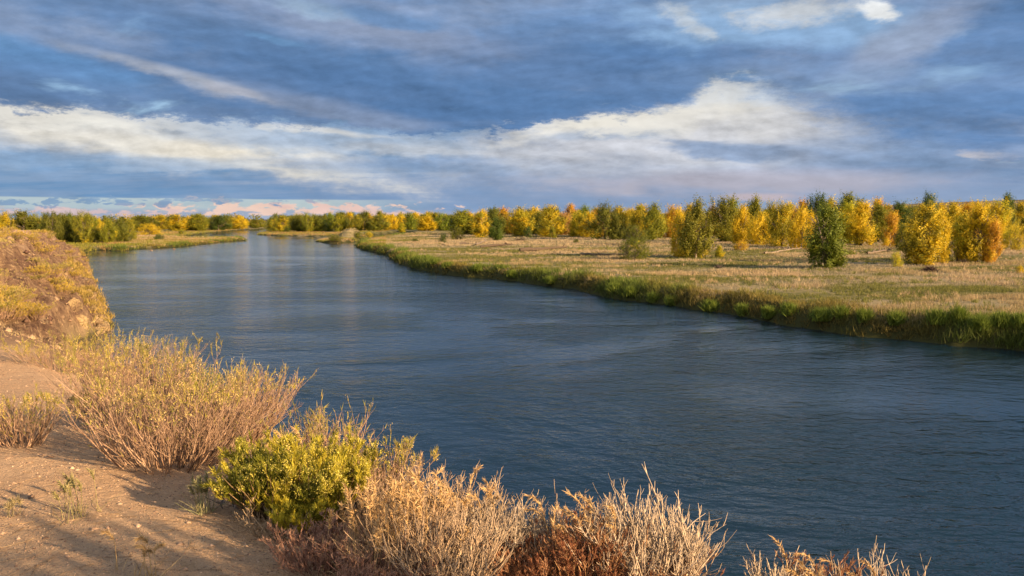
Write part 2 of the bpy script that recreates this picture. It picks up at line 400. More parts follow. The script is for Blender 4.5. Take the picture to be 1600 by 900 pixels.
def treeleaf():
    m, t, out = newmat('cottonwood_leaf'); oi = t.node('ShaderNodeObjectInfo'); tc = t.node('ShaderNodeTexCoord'); a = t.attr('Col')
    main = oi.outputs['Color']; gold = oi.outputs['Alpha']
    n = t.noise(t.vm('ADD', tc.outputs['Object'], t.xyz(t.m('MULTIPLY', oi.outputs['Random'], 90), 0, 0)), .45, 3, .55)
    sepc = t.node('ShaderNodeSeparateColor'); t.put(sepc.inputs[0], a.outputs[0])
    f = t.ss(t.m('ADD', n, t.m('MULTIPLY', t.m('SUBTRACT', sepc.outputs[0], .5), .22)), t.m('SUBTRACT', .80, t.m('MULTIPLY', gold, .62)), t.m('SUBTRACT', .98, t.m('MULTIPLY', gold, .62)))
    c = t.mix(f, main, (.62, .47, .022))
    v = t.m('ADD', .70, t.m('MULTIPLY', sepc.outputs[1], .62))
    c = t.vm('SCALE', c, v)
    p = t.node('ShaderNodeBsdfPrincipled'); t.put(p.inputs['Base Color'], c); t.put(p.inputs['Roughness'], .55); t.put(p.inputs['Specular IOR Level'], .3)
    tr = t.node('ShaderNodeBsdfTranslucent'); t.put(tr.inputs[0], c)
    mx = t.node('ShaderNodeMixShader'); mx.inputs[0].default_value = .33
    t.l.new(p.outputs[0], mx.inputs[1]); t.l.new(tr.outputs[0], mx.inputs[2]); t.l.new(mx.outputs[0], out.inputs[0]); return m
M_tree = treeleaf()
def rockmat():
    m, t, out = newmat('bluff_rock'); g = t.node('ShaderNodeNewGeometry'); P = g.outputs['Position']
    n = t.noise(P, 1.1, 6, .6); n2 = t.noise(P, 6, 6, .7); v = t.node('ShaderNodeTexVoronoi'); t.put(v.inputs['Vector'], P); v.inputs['Scale'].default_value = 2.2; v.feature = 'DISTANCE_TO_EDGE'
    c = t.mix(t.ss(n, .35, .65), (.20, .135, .085), (.40, .30, .16)); c = t.mix(t.ss(n2, .5, .75, 0, .6), c, (.13, .085, .06))
    h = t.m('ADD', t.m('MULTIPLY', n2, 1.0), t.m('MULTIPLY', t.ss(v.outputs[0], 0, .12), .5))
    b = t.node('ShaderNodeBump'); b.inputs['Distance'].default_value = .3; b.inputs['Strength'].default_value = .8; t.put(b.inputs['Height'], h)
    princ(t, out, c, .9, .1, b.outputs[0]); return m
M_rock = rockmat()

def groundmat():
    m, t, out = newmat('ground_soil_and_turf'); g = t.node('ShaderNodeNewGeometry'); P = g.outputs['Position']
    a = t.attr('Col'); s = t.node('ShaderNodeSeparateColor'); t.put(s.inputs[0], a.outputs[0])
    bl, rk, bank = s.outputs[0], s.outputs[1], s.outputs[2]
    # sandy soil
    n1 = t.noise(P, .7, 5, .6); n2 = t.noise(P, 9, 6, .65); n3 = t.noise(P, 55, 4, .7)
    sand = t.mix(t.ss(n1, .35, .65), (.43, .295, .185), (.52, .37, .24))
    sand = t.mix(t.ss(n2, .42, .7, 0, .5), sand, (.37, .25, .165))
    sand = t.mix(t.ss(n3, .55, .72, 0, .5), sand, (.66, .52, .38)); sand = t.mix(t.ss(n3, .30, .44, .6, 0), sand, (.20, .13, .085))
    # scree / rock
    r1 = t.noise(P, .5, 5, .6); r2 = t.noise(P, 2.6, 8, .75)
    rock = t.mix(t.ss(r1, .38, .62), (.17, .105, .078), (.30, .20, .125)); rock = t.mix(t.ss(r2, .5, .64, 0, .8), rock, (.48, .35, .21)); rock = t.mix(t.ss(r2, .34, .46, .85, 0), rock, (.06, .04, .03))
    dry = t.mix(rk, sand, rock)
    # meadow turf
    mp = t.node('ShaderNodeMapping'); t.put(mp.inputs[0], P); mp.inputs['Rotation'].default_value = (0, 0, rad(18)); mp.inputs['Scale'].default_value = (.5, 1.2, 1)
    m1 = t.noise(mp.outputs[0], .09, 5, .6); m2 = t.noise(P, 1.3, 6, .7)
    turf = t.mix(t.ss(m1, .46, .60), (.11, .115, .04), (.25, .215, .13)); turf = t.mix(t.ss(m2, .45, .7, 0, .6), turf, (.40, .31, .18)); turf = t.mix(t.ss(m2, .3, .42, .6, 0), turf, (.09, .085, .03))
    turf = t.mix(bank, turf, (.045, .048, .018))
    c = t.mix(bl, turf, dry)
    h = t.m('ADD', t.m('MULTIPLY', n2, .35), t.m('MULTIPLY', n3, .16)); h = t.m('ADD', h, t.m('MULTIPLY', t.m('MULTIPLY', r2, rk), 3.0))
    b = t.node('ShaderNodeBump'); b.inputs['Distance'].default_value = .16; b.inputs['Strength'].default_value = 1.0; t.put(b.inputs['Height'], h)
    princ(t, out, c, .95, .05, b.outputs[0]); return m

def watermat():
    m, t, out = newmat('river_water'); g = t.node('ShaderNodeNewGeometry'); P = g.outputs['Position']
    x, y, z = t.sep(P)
    r = t.m('SQRT', t.m('ADD', t.m('MULTIPLY', x, x), t.m('MULTIPLY', y, y)))
    mp = t.node('ShaderNodeMapping'); t.put(mp.inputs[0], P); mp.inputs['Rotation'].default_value = (0, 0, rad(25)); mp.inputs['Scale'].default_value = (.8, 1.25, 1)
    w1 = t.noise(mp.outputs[0], 1.5, 3, .55, .5); w2 = t.noise(mp.outputs[0], 5.5, 3, .6, .4); w0 = t.noise(mp.outputs[0], .35, 2, .5, .4)
    patch = t.noise(mp.outputs[0], .032, 6, .6, 1.4)
    am = t.ss(patch, .40, .60, .38, 1.15)
    h = t.m('ADD', t.m('MULTIPLY', w0, .40), t.m('ADD', t.m('MULTIPLY', w1, .24), t.m('MULTIPLY', w2, .07)))
    h = t.m('MULTIPLY', h, am)
    b = t.node('ShaderNodeBump'); b.inputs['Distance'].default_value = 1.0; t.put(b.inputs['Height'], h); t.put(b.inputs['Strength'], t.ss(r, 40, 240, .44, .14))
    p = princ(t, out, (.0045, .018, .030), .08, .5, b.outputs[0]); p.inputs['IOR'].default_value = 1.333
    return m

# ------------------------------------------------------------------ ground + water
def build_ground():
    fr = np.linspace(rad(-47), rad(47), 1040); bk = np.linspace(rad(47), rad(313), 130)[1:-1]
    th = np.concatenate([fr, bk]); R = np.concatenate([[.05], np.geomspace(.35, 9000, 640)])
    TH, RR = np.meshgrid(th, R); x = RR * np.sin(TH); y = RR * np.cos(TH)
    z, d, db, q, r = terrain(x, y, True)
    nA, nR = len(th), len(R)
    i = np.arange(nR * nA).reshape(nR, nA); a = i[:-1]; b = np.roll(a, -1, 1); dd = i[1:]; c = np.roll(dd, -1, 1)
    Fq = np.stack([a, dd, c, b], -1).reshape(-1, 4)
    bl = sst(-.6, .4, db)
    rk = bl * sst(14, 28, r) * (1 - sst(.85, 1.4, q + fbm(x / 4, y / 4, 3, 77) * 1.2))
    gyy = np.gradient(z, axis=0) / (np.gradient(R)[:, None]); gxx = np.gradient(z, axis=1) / (np.maximum(RR, .1) * .0016)
    bank = (1 - bl) * (1 - sst(1.2, 3.0, d))
    o = mk('ground', np.stack([x, y, z], -1).reshape(-1, 3), Fq, groundmat(), col=np.stack([bl, rk, bank], -1).reshape(-1, 3), smooth=True)
    tag(o, kind='structure')
    w = mk('river_water', [(-900, -400, 0), (400, -400, 0), (400, 1400, 0), (-900, 1400, 0)], [(0, 1, 2, 3)], watermat()); tag(w, kind='structure')
build_ground()

def build_hills():
    # a long flat-topped mesa beyond the trees on the right and low rises to the left
    m, t, out = newmat('mesa_sage'); g = t.node('ShaderNodeNewGeometry'); n = t.noise(g.outputs['Position'], .012, 6, .65)
    c = t.mix(t.ss(n, .35, .65), (.075, .07, .065), (.15, .13, .11)); princ(t, out, c, .95, .05)
    def ridge(name, pts, dist, depth):
        V = []; Fc = []
        for k, (px, py) in enumerate(pts):
            dr = ray(px, py); tt = dist / dr[1]; x = dr[0] * tt; hz = HC + dr[2] * tt
            for (dy, f) in ((0, 0.), (.10, .35), (.16, .45), (.24, .93), (.30, 1.), (1., 1.)):
                V.append((x * (1 + dy * depth / dist), dist + dy * depth, 0 + hz * f + (random.uniform(-1, 1) * .02 * hz if 0 < f < 1 else 0)))
        for k in range(len(pts) - 1):
            for j in range(5):
                a = k * 6 + j; Fc.append((a, a + 6, a + 7, a + 1))
        o = mk(name, V, Fc, m); tag(o, kind='structure'); return o
    P = []
    for px in range(820, 1900, 12):
        y = np.interp(px, [820, 870, 950, 1150, 1380, 1390, 1470, 1600, 1900], [346, 338, 333, 332, 322, 318, 314, 309, 303]) + random.uniform(-.35, .35)
        P.append((px, y))
    ridge('mesa_hill', P, 3200, 900)
    P = [(px, np.interp(px, [430, 466, 472, 500, 506, 560], [346, 344.5, 340.6, 341.2, 344.5, 346])) for px in range(430, 564, 4)]
    ridge('butte_hill', P, 2600, 300)
    P = [(px, 343.6 + 1.0 * math.sin(px * .013) + random.uniform(-.2, .2)) for px in range(-300, 900, 14)]
    ridge('far_hill', P, 5200, 800)
build_hills()

# ------------------------------------------------------------------ trees
def tree_proto(kind, seed):
    """unit-height-10 tree; returns (trunk mesh, crown mesh, nominal width)"""
    g = np.random.default_rng(seed)
    H = 10.0
    if kind == 'tall':   W, z0, nl, lobes = 4.6, .25, 24000, 27
    elif kind == 'broad': W, z0, nl, lobes = 7.0, .3, 27000, 32
    elif kind == 'cone': W, z0, nl, lobes = 5.0, .1, 20000, 24
    else:                W, z0, nl, lobes = 9.5, .1, 20000, 36
    # trunk(s) and limbs
    nt = 1 if kind != 'bush' else 4
    K = 8; st = np.zeros((nt, 3)); st[:, :2] = g.normal(0, .25 if nt > 1 else .02, (nt, 2)); st[:, 2] = -.3
    P, R = grow(st, np.column_stack([g.normal(0, .04 if nt == 1 else .35, nt), g.normal(0, .04 if nt == 1 else .35, nt), np.ones(nt)]), np.full(nt, H * (.85 if nt == 1 else .7)), K, np.full(nt, .2 if nt == 1 else .13), np.full(nt, .03), g, .1, .025)
    nb = 26; p, d, ii = along(P, nb, .08, .85, g)
    an = g.uniform(0, 2 * np.pi, nb); dr = np.column_stack([np.cos(an), np.sin(an), g.uniform(.7, 1.5, nb)])
    Lb = W * .48 * (1.15 - .75 * (p[:, 2] / H)) * g.uniform(.7, 1.15, nb)
    P2, R2 = grow(p, dr, Lb, 6, np.full(nb, .055), np.full(nb, .015), g, .6, .08)
    p3, d3, i3 = along(P2, 90, .3, .95, g); P3, R3 = grow(p3, unit(d3 + g.normal(0, .5, (90, 3))), g.uniform(.6, 1.4, 90), 4, np.full(90, .03), np.full(90, .008), g, .4, .1)
    V, Fq = tubes(P, R, 7); V2, F2 = tubes(P2, R2, 4); V3, F3 = tubes(P3, R3, 3)
    TV = np.concatenate([V, V2, V3]); TF = np.concatenate([Fq, F2 + len(V), F3 + len(V) + len(V2)])
    # lobes
    lz = (np.arange(lobes) + g.uniform(0, 1, lobes)) / lobes
    def prof(t):
        if kind == 'tall': return np.interp(t, [0, .12, .35, .6, .8, 1], [.5, .8, 1, .85, .5, .1])
        if kind == 'broad': return np.interp(t, [0, .12, .35, .6, .8, 1], [.55, .9, 1, .92, .62, .12])
        if kind == 'cone': return np.interp(t, [0, .15, .35, .6, .85, 1], [.7, .95, 1, .7, .35, .08])
        return np.interp(t, [0, .2, .5, .8, 1], [.6, .95, 1, .7, .3])
    an = g.uniform(0, 2 * np.pi, lobes) ; rr = np.sqrt(g.uniform(.05, 1, lobes)) * prof(lz) * W / 2 * .80
    cx = rr * np.cos(an); cy = rr * np.sin(an); cz = z0 + 0.35 + lz * (H - z0 - 1.5)
    lr = W * g.uniform(.10, .19, lobes) * (1.05 - .35 * lz); lh = lr * g.uniform(1.8, 3.8, lobes) * (1.0 if kind != 'bush' else .8)
    # each lobe carries upright sprays of leaves, most of them near its outside
    wts = lr ** 2; wts /= wts.sum(); nsp = 850
    li = g.choice(lobes, nsp, p=wts); v = unit(g.normal(0, 1, (nsp, 3))); v[:, 2] = v[:, 2] * .9 + .12
    sh = g.uniform(.6, 1.12, nsp)[:, None]
    sc = np.column_stack([cx[li], cy[li], cz[li]]) + v * sh * np.column_stack([lr[li], lr[li], lh[li]])
    si = g.integers(0, nsp, nl); up = g.normal(0, 1, nl)
    lp = sc[si] + g.normal(0, 1, (nl, 3)) * .11 + (v[si] * np.array([.35, .35, .2]) + np.array([0, 0, .42])) * up[:, None]
    lp[:, 2] = np.maximum(lp[:, 2], .08 + g.uniform(0, .35, nl))
    lp[:, 2] *= H / np.percentile(lp[:, 2], 99.6)
    nrm = unit(unit(v[si] + .6 * np.column_stack([cx[li][si], cy[li][si], 0 * cx[li][si]]) / W) + g.normal(0, .42, (nl, 3)))
    a_ = unit(np.cross(nrm, g.normal(0, 1, (nl, 3)))); b_ = np.cross(nrm, a_)
    big = g.uniform(.11, .22, nl)[:, None]; a_ = a_ * big / 2; b_ = b_ * big * .38
    LV = np.stack([lp - a_, lp + b_, lp + a_, lp - b_], 1).reshape(-1, 3); LF = np.arange(nl * 4).reshape(nl, 4)
    rs = g.random(nsp)[si]; c = np.column_stack([np.clip(rs * .7 + g.random(nl) * .3, 0, 1), g.random(nl) * .35 + rs * .65, rs])
    t_ = mk('trunk', TV, TF, M_bark); c_ = mk('crown', LV, LF, M_tree, col=np.repeat(c, 4, axis=0))
    ext = np.percentile(np.abs(lp[:, :2]), 97) * 2
    mt, mc = t_.data, c_.data
    bpy.data.objects.remove(t_); bpy.data.objects.remove(c_)
    return mt, mc, ext * .92
PROTO = {k: [tree_proto(k, 100 + 10 * i + j) for j in range(n)] for i, (k, n) in enumerate([('tall', 4), ('broad', 4), ('cone', 3), ('bush', 3)])}
tcount = [0]
PAL = {'green': (.17, .225, .022, .30), 'dark': (.085, .13, .02, .08), 'olive': (.22, .235, .022, .36), 'mix': (.29, .28, .022, .60), 'gold': (.50, .40, .02, .72),
       'orange': (.54, .30, .028, .55), 'pink': (.46, .26, .09, .28), 'yellow': (.46, .43, .028, .55), 'darkolive': (.15, .17, .02, .26)}
def place_tree(x, y, z, h, w, kind, pal, label, name='cottonwood_tree', cat='tree', group=None, j=None):
    i = tcount[0]; tcount[0] += 1
    mt, mc, W = PROTO[kind][(i * 7 + 3) % len(PROTO[kind])]
    e = empty(name, (x, y, z - .05), random.uniform(0, 6.28)); e.scale = (w / W, w / W, h / 9.7)
    a = bpy.data.objects.new('trunk', mt); COL.objects.link(a); a.parent = e
    b = bpy.data.objects.new('crown', mc); COL.objects.link(b); b.parent = e
    c = PAL[pal]; v = random.uniform(.88, 1.12); b.color = (c[0] * v, c[1] * random.uniform(.94, 1.06) * v, c[2], min(1, c[3] * random.uniform(.85, 1.15)))
    tag(e, label, cat, group); return e
def ptree(px, base, top, wpx, kind, pal, label, name='cottonwood_tree', cat='tree', group=None):
    x, y, z = hit(px, base)
    k = y / (F * CP) ; dist = math.hypot(x, y); h = (base - top) / F * y * .96; w = wpx / F * y * .98
    return place_tree(x, y, z, h, w, kind, pal, label, name, cat, group)
GF = 'cottonwoods standing along the meadow'
front = [
 (1291,419,318,52,'tall','green','dark green cottonwood standing alone in front of the golden grove'),
 (1087,404,312,44,'tall','olive','tall green cottonwood with pale trunk beside a slim golden one'),
 (1061,401,324,26,'cone','gold','slim golden cottonwood left of the tall green meadow tree'),
 (1443,414,316,54,'tall','mix','tall yellow-green cottonwood behind the dark brush heap'),
 (1466,411,330,30,'cone','gold','golden cottonwood leaning against the tall yellow-green one'),
 (1495,409,338,32,'cone','yellow','lemon yellow narrow cottonwood between golden neighbours'),
 (1525,410,318,44,'tall','gold','big deep-gold cottonwood with dark shaded foot'),
 (1549,411,342,26,'cone','orange','small orange cottonwood at the right end of the meadow clump'),
 (1583,391,343,32,'bush','yellow','rounded yellow-green young cottonwood near the right edge'),
 (1411,394,350,20,'cone','olive','short olive cottonwood left of the tall yellow-green one'),
 (1391,386,330,27,'cone','orange','bright orange-yellow pointed tree in front of dark green grove'),
 (1252,389,322,40,'broad','gold','broad golden cottonwood just left of the lone dark green tree'),
 (1222,386,315,42,'broad','mix','olive and yellow cottonwood beside the broad golden one'),
 (1187,383,330,40,'broad','gold','squat golden-brown cottonwood under a green top'),
 (1346,383,315,36,'tall','gold','golden cottonwood right of the lone dark green tree'),
 (1325,381,316,32,'tall','yellow','yellow cottonwood half hidden behind the lone dark green tree'),
 (1373,379,318,34,'tall','olive','olive green cottonwood under an orange crown'),
 (1158,382,320,26,'tall','gold','narrow gold cottonwood with an orange shrub at its foot'),
 (1128,378,307,50,'broad','olive','broad olive green cottonwood with several tops'),
 (945,375,317,50,'broad','darkolive','broad dark green cottonwood in the middle of the tree line'),
 (968,374,322,30,'tall','mix','yellow-green cottonwood touching the broad dark green one'),
 (1022,375,318,34,'tall','olive','olive cottonwood between the round shrubs and golden slim tree'),
 (1000,373,320,28,'tall','mix','yellow-olive cottonwood behind the round shrubs'),
 (905,370,332,28,'broad','yellow','yellowish round cottonwood left of the broad dark green one'),
 (878,367,331,38,'broad','pink','salmon-orange cottonwood crown in the tree line'),
 (842,367,330,30,'broad','olive','olive cottonwood left of the salmon-orange crown'),
 (811,366,334,36,'broad','orange','rusty orange cottonwood in the tree line'),
 (775,376,340,22,'cone','dark','small dark green pointed tree on the meadow edge'),
 (750,371,332,26,'tall','mix','gold and olive cottonwood left of the small dark pointed tree'),
 (863,372,352,10,'cone','olive','tiny olive sapling at the meadow edge'),
]
for (px, b, tp, w, k, p, lab) in front: ptree(px, b, tp, w, k, p, lab, group=GF)
shr = [
 (988,383,350,42,'bush','darkolive','upper of two round olive shrubs in the meadow'),
 (991,406,369,48,'bush','darkolive','nearest round olive shrub in the meadow with bare dark stems'),
 (1158,391,374,20,'bush','orange','low orange shrub at the foot of the gold cottonwood'),
 (1124,403,383,13,'cone','yellow','small yellow-green sapling right of the tall green tree'),
 (1400,417,392,15,'bush','yellow','small pale yellow bush on the green strip of meadow'),
 (1594,427,413,10,'bush','gold','tiny golden bush at the right edge of the meadow'),
 (716,375,354,20,'bush','darkolive','round olive shrub on the pale flat near the river bend'),
 (693,379,364,13,'bush','dark','small dark round shrub on the pale flat'),
 (648,378.5,371,10,'bush','dark','lowest dark shrub nearest the river bend'),
 (826,371,353,12,'bush','dark','small dark shrub under the rusty orange cottonwood'),
 (1098,398,384,16,'bush','gold','golden undergrowth shrub at the foot of the tall green cottonwood'),
 (248,375,364,13,'bush','dark','dark round shrub on the sandy spit'),
 (232,368,348,32,'bush','gold','round golden shrub at the edge of the left woods'),
 (200,377,366,18,'bush','darkolive','low dark shrub at the foot of the left woods'),
 (522,377,366,20,'bush','darkolive','low olive shrub on the small river island'),
 (577,371,362,12,'bush','yellow','small yellow shrub at the right end of the small island'),
 (560,372,363,14,'bush','olive','olive shrub on the grassy mound of the small island'),
 (1330,398,390,10,'bush','olive','little olive tuft shrub on the meadow right of the lone tree'),
 (900,380,373,10,'bush','darkolive','little dark shrub on the meadow below the yellowish round cottonwood'),
 (1075,390,382,8,'bush','gold','little golden shrub on the meadow beside the slim golden tree'),
 (285,366,357,10,'bush','olive','small olive shrub on the far left shore'),
 (447,362.5,352,14,'bush','dark','dark green shrub on the point across the river'),
 (629,363,349,11,'cone','yellow','small yellow tree before the far belt'),
]
for (px, b, tp, w, k, p, lab) in shr: ptree(px, b, tp, w, k, p, lab, name='shrub', cat='shrub')
# second row behind the meadow
back = [(1178,374,308,34,'olive'),(1206,375,314,24,'mix'),(1252,372,313,28,'orange'),(1277,376,302,42,'dark'),(1320,372,302,42,'darkolive'),(1370,370,310,28,'orange'),
 (1402,376,315,36,'dark'),(1448,371,301,32,'dark'),(1490,377,316,38,'mix'),(1555,374,312,40,'yellow'),(1565,366,330,24,'green'),(1572,364,303,24,'dark'),(1595,367,315,32,'mix'),
 (1052,371,320,28,'orange'),(912,367,322,30,'green'),(892,364,319,24,'orange'),(870,364,326,16,'dark'),(770,366,326,32,'darkolive'),(725,367,328,42,'olive'),(755,367,331,26,'gold'),
 (1112,369,322,26,'orange'),(1143,370,311,30,'green'),(1078,370,318,24,'gold'),(1232,370,318,34,'mix'),(1297,370,309,30,'gold'),(1425,372,322,30,'olive'),(1468,370,318,30,'gold'),(1520,370,314,34,'mix'),(1540,368,318,26,'gold'),(1508,372,318,30,'orange'),
 (930,366,325,30,'mix'),(985,368,324,26,'gold'),(828,365,331,26,'mix'),(790,365,331,26,'olive'),(1340,370,310,26,'darkolive'),(1385,370,320,26,'mix')]
PNAME = {'olive':'olive green','mix':'yellow-green','orange':'orange','dark':'dark green','darkolive':'deep olive','yellow':'pale yellow','green':'mid green','gold':'golden','pink':'salmon'}
for (px, b, tp, w, p) in back:
    ptree(px, b, tp, w, random.choice(['tall', 'broad', 'tall']), p, PNAME[p] + ' cottonwood crown rising behind the front trees of the meadow', group=PNAME[p] + ' cottonwoods behind the meadow trees')
# belts further away
def belt(n, pxr, dr, topf, pals, label, hh=(7.5, 10.5), ww=(4.5, 7.5), seed=1, sort=True):
    g = random.Random(seed); k = 0; tries = 0
    while k < n and tries < n * 30:
        tries += 1
        px = pxr[0] + (k + g.uniform(0, 1)) * (pxr[1] - pxr[0]) / n; dist = g.uniform(*dr)
        x = (px - 800) / F * dist * 1.0; y = dist
        zz, d, db, q, r = terrain(np.array([x]), np.array([y]), True)
        if zz[0] < .4 or d[0] < 5: 
            if tries % 29 == 0: k += 1
            continue
        k += 1; p = g.choice(pals); h = g.uniform(*hh) * topf
        place_tree(x, y, float(zz[0]), h, g.uniform(*ww), g.choice(['tall', 'broad', 'broad', 'cone', 'tall']), p,
                   PNAME[p] + ' ' + label, group=PNAME[p] + ' trees: ' + label)
left = [(10,372,333,24,'mix'),(38,372,331,34,'darkolive'),(58,374,335,28,'olive'),(84,377,332,28,'darkolive'),(104,378,336,22,'darkolive'),(118,379,340,22,'olive'),(131,380,332,28,'olive'),
 (148,381,339,24,'olive'),(157,379,342,16,'gold'),(172,378,345,18,'olive'),(190,377,343,24,'darkolive'),(205,371,343,18,'olive'),(112,372,334,20,'dark'),(72,372,334,22,'darkolive'),(95,374,335,22,'darkolive'),(140,372,335,22,'olive')]
for k, (px, b, tp, w, p) in enumerate(left):
    d_ = 250 + (b < 375) * 25 + (k % 3) * 6; x = (px - 800) / F * d_; z = gz(x, d_)
    h = HC + (345 - tp) / F * d_ - z
    place_tree(x, d_, z, h, w / F * d_, random.choice(['tall', 'broad']), p, PNAME[p] + ' cottonwood in the wood beyond the left bluff', group=PNAME[p] + ' cottonwoods beyond the left bluff')
belt(44, (205, 480), (520, 700), 1.0, ['darkolive', 'olive', 'mix', 'darkolive', 'dark', 'gold'], 'tree on the far shore across the upper river', (8, 12), (8, 13), 2)
belt(30, (-40, 470), (720, 900), 1.0, ['darkolive', 'olive', 'dark'], 'tree in the farthest belt on the left', (8, 12.5), (7, 12), 3)
belt(40, (440, 740), (500, 600), 1.0, ['olive', 'gold', 'darkolive', 'mix', 'olive', 'green'], 'tree in the belt behind the river bend', (9, 12.5), (7, 11), 4)
belt(24, (460, 760), (610, 700), 1.0, ['olive', 'dark', 'mix', 'orange'], 'tree deep in the belt behind the river bend', (10, 13.5), (7, 11), 5)
belt(46, (740, 1660), (300, 400), 1.0, ['olive', 'mix', 'gold', 'gold', 'yellow', 'orange', 'darkolive'], 'tree in the inner rows of the grove', (8.5, 12.5), (6.5, 10), 6)
belt(26, (740, 1660), (430, 600), 1.0, ['olive', 'darkolive', 'gold', 'mix'], 'tree at the back of the grove', (10.5, 13.5), (10, 15), 8)

def far_woods():
    g = np.random.default_rng(33); n = 420; px = g.uniform(-120, 1720, n); dist = g.uniform(760, 1150, n); x = (px - 800) / F * dist; y = dist
    z, d, db, q, r = terrain(x, y, True); k = (d > 6) & (z > .3); x, y, z = x[k], y[k], z[k]; n = len(x)
    H = g.uniform(9, 15, n) ; W = g.uniform(9, 20, n); m = 230
    v = unit(g.normal(0, 1, (n * m, 3))); rp = lambda a: np.repeat(a, m)
    lob = .75 + .35 * g.random(n * m)
    P = np.column_stack([rp(x) + v[:, 0] * rp(W) / 2 * lob, rp(y) + v[:, 1] * rp(W) / 2 * lob, rp(z) + rp(H) * (.48 + v[:, 2] * .5 * lob)]); P[:, 2] = np.maximum(P[:, 2], rp(z) + .2)
    s_ = g.uniform(.8, 1.9, n * m); V, Fc = quads(P, s_, s_ * .8, g)
    pal = np.array([(.10, .12, .02), (.07, .09, .02), (.16, .16, .02), (.32, .24, .02), (.13, .14, .02)])[g.integers(0, 5, n)]
    c = np.repeat(pal, m, axis=0) * g.uniform(.7, 1.3, (n * m, 1))
    o = mk('far_woods', V, Fc, M_leaf, col=np.repeat(c, 4, axis=0)); tag(o, kind='stuff')
far_woods()

# ------------------------------------------------------------------ grasses (uncountable: stuff)
def tufts(name, x, y, hgt, nb, wid, colA, colB, lean=.35, spread=.15, mat=None, seed=0, zoff=0.0, curve=False):
    g = np.random.default_rng(seed); n = len(x); z = terrain(x, y) - .03 + zoff
    p = np.repeat(np.column_stack([x, y, z]), nb, axis=0); N = len(p)
    hh = np.repeat(hgt, nb) * g.uniform(.55, 1.1, N); p[:, :2] += g.normal(0, 1, (N, 2)) * np.repeat(hgt, nb)[:, None] * spread
    d = unit(np.column_stack([g.normal(0, lean, N), g.normal(0, lean, N), np.ones(N)]))
    V, Fc = blades(p, d, hh, np.repeat(wid, nb) * g.uniform(.7, 1.3, N), g)
    f = np.repeat(g.random((n, 1)), nb, axis=0) * .6 + g.random((N, 1)) * .4
    A = np.repeat(colA, nb, axis=0) if np.ndim(colA) > 1 else np.array(colA)[None]; B = np.repeat(colB, nb, axis=0) if np.ndim(colB) > 1 else np.array(colB)[None]
    c = (A * (1 - f) + B * f) * g.uniform(.75, 1.25, (N, 1))
    o = mk(name, V, Fc, mat or M_grass, col=np.repeat(c, 3, axis=0)); return o
def scatter(n, r0, r1, a0, a1, pw, g):
    u = g.random(n); r = (r0 ** pw + u * (r1 ** pw - r0 ** pw)) ** (1 / pw); a = np.radians(g.uniform(a0, a1, n)); return r * np.sin(a), r * np.cos(a), r
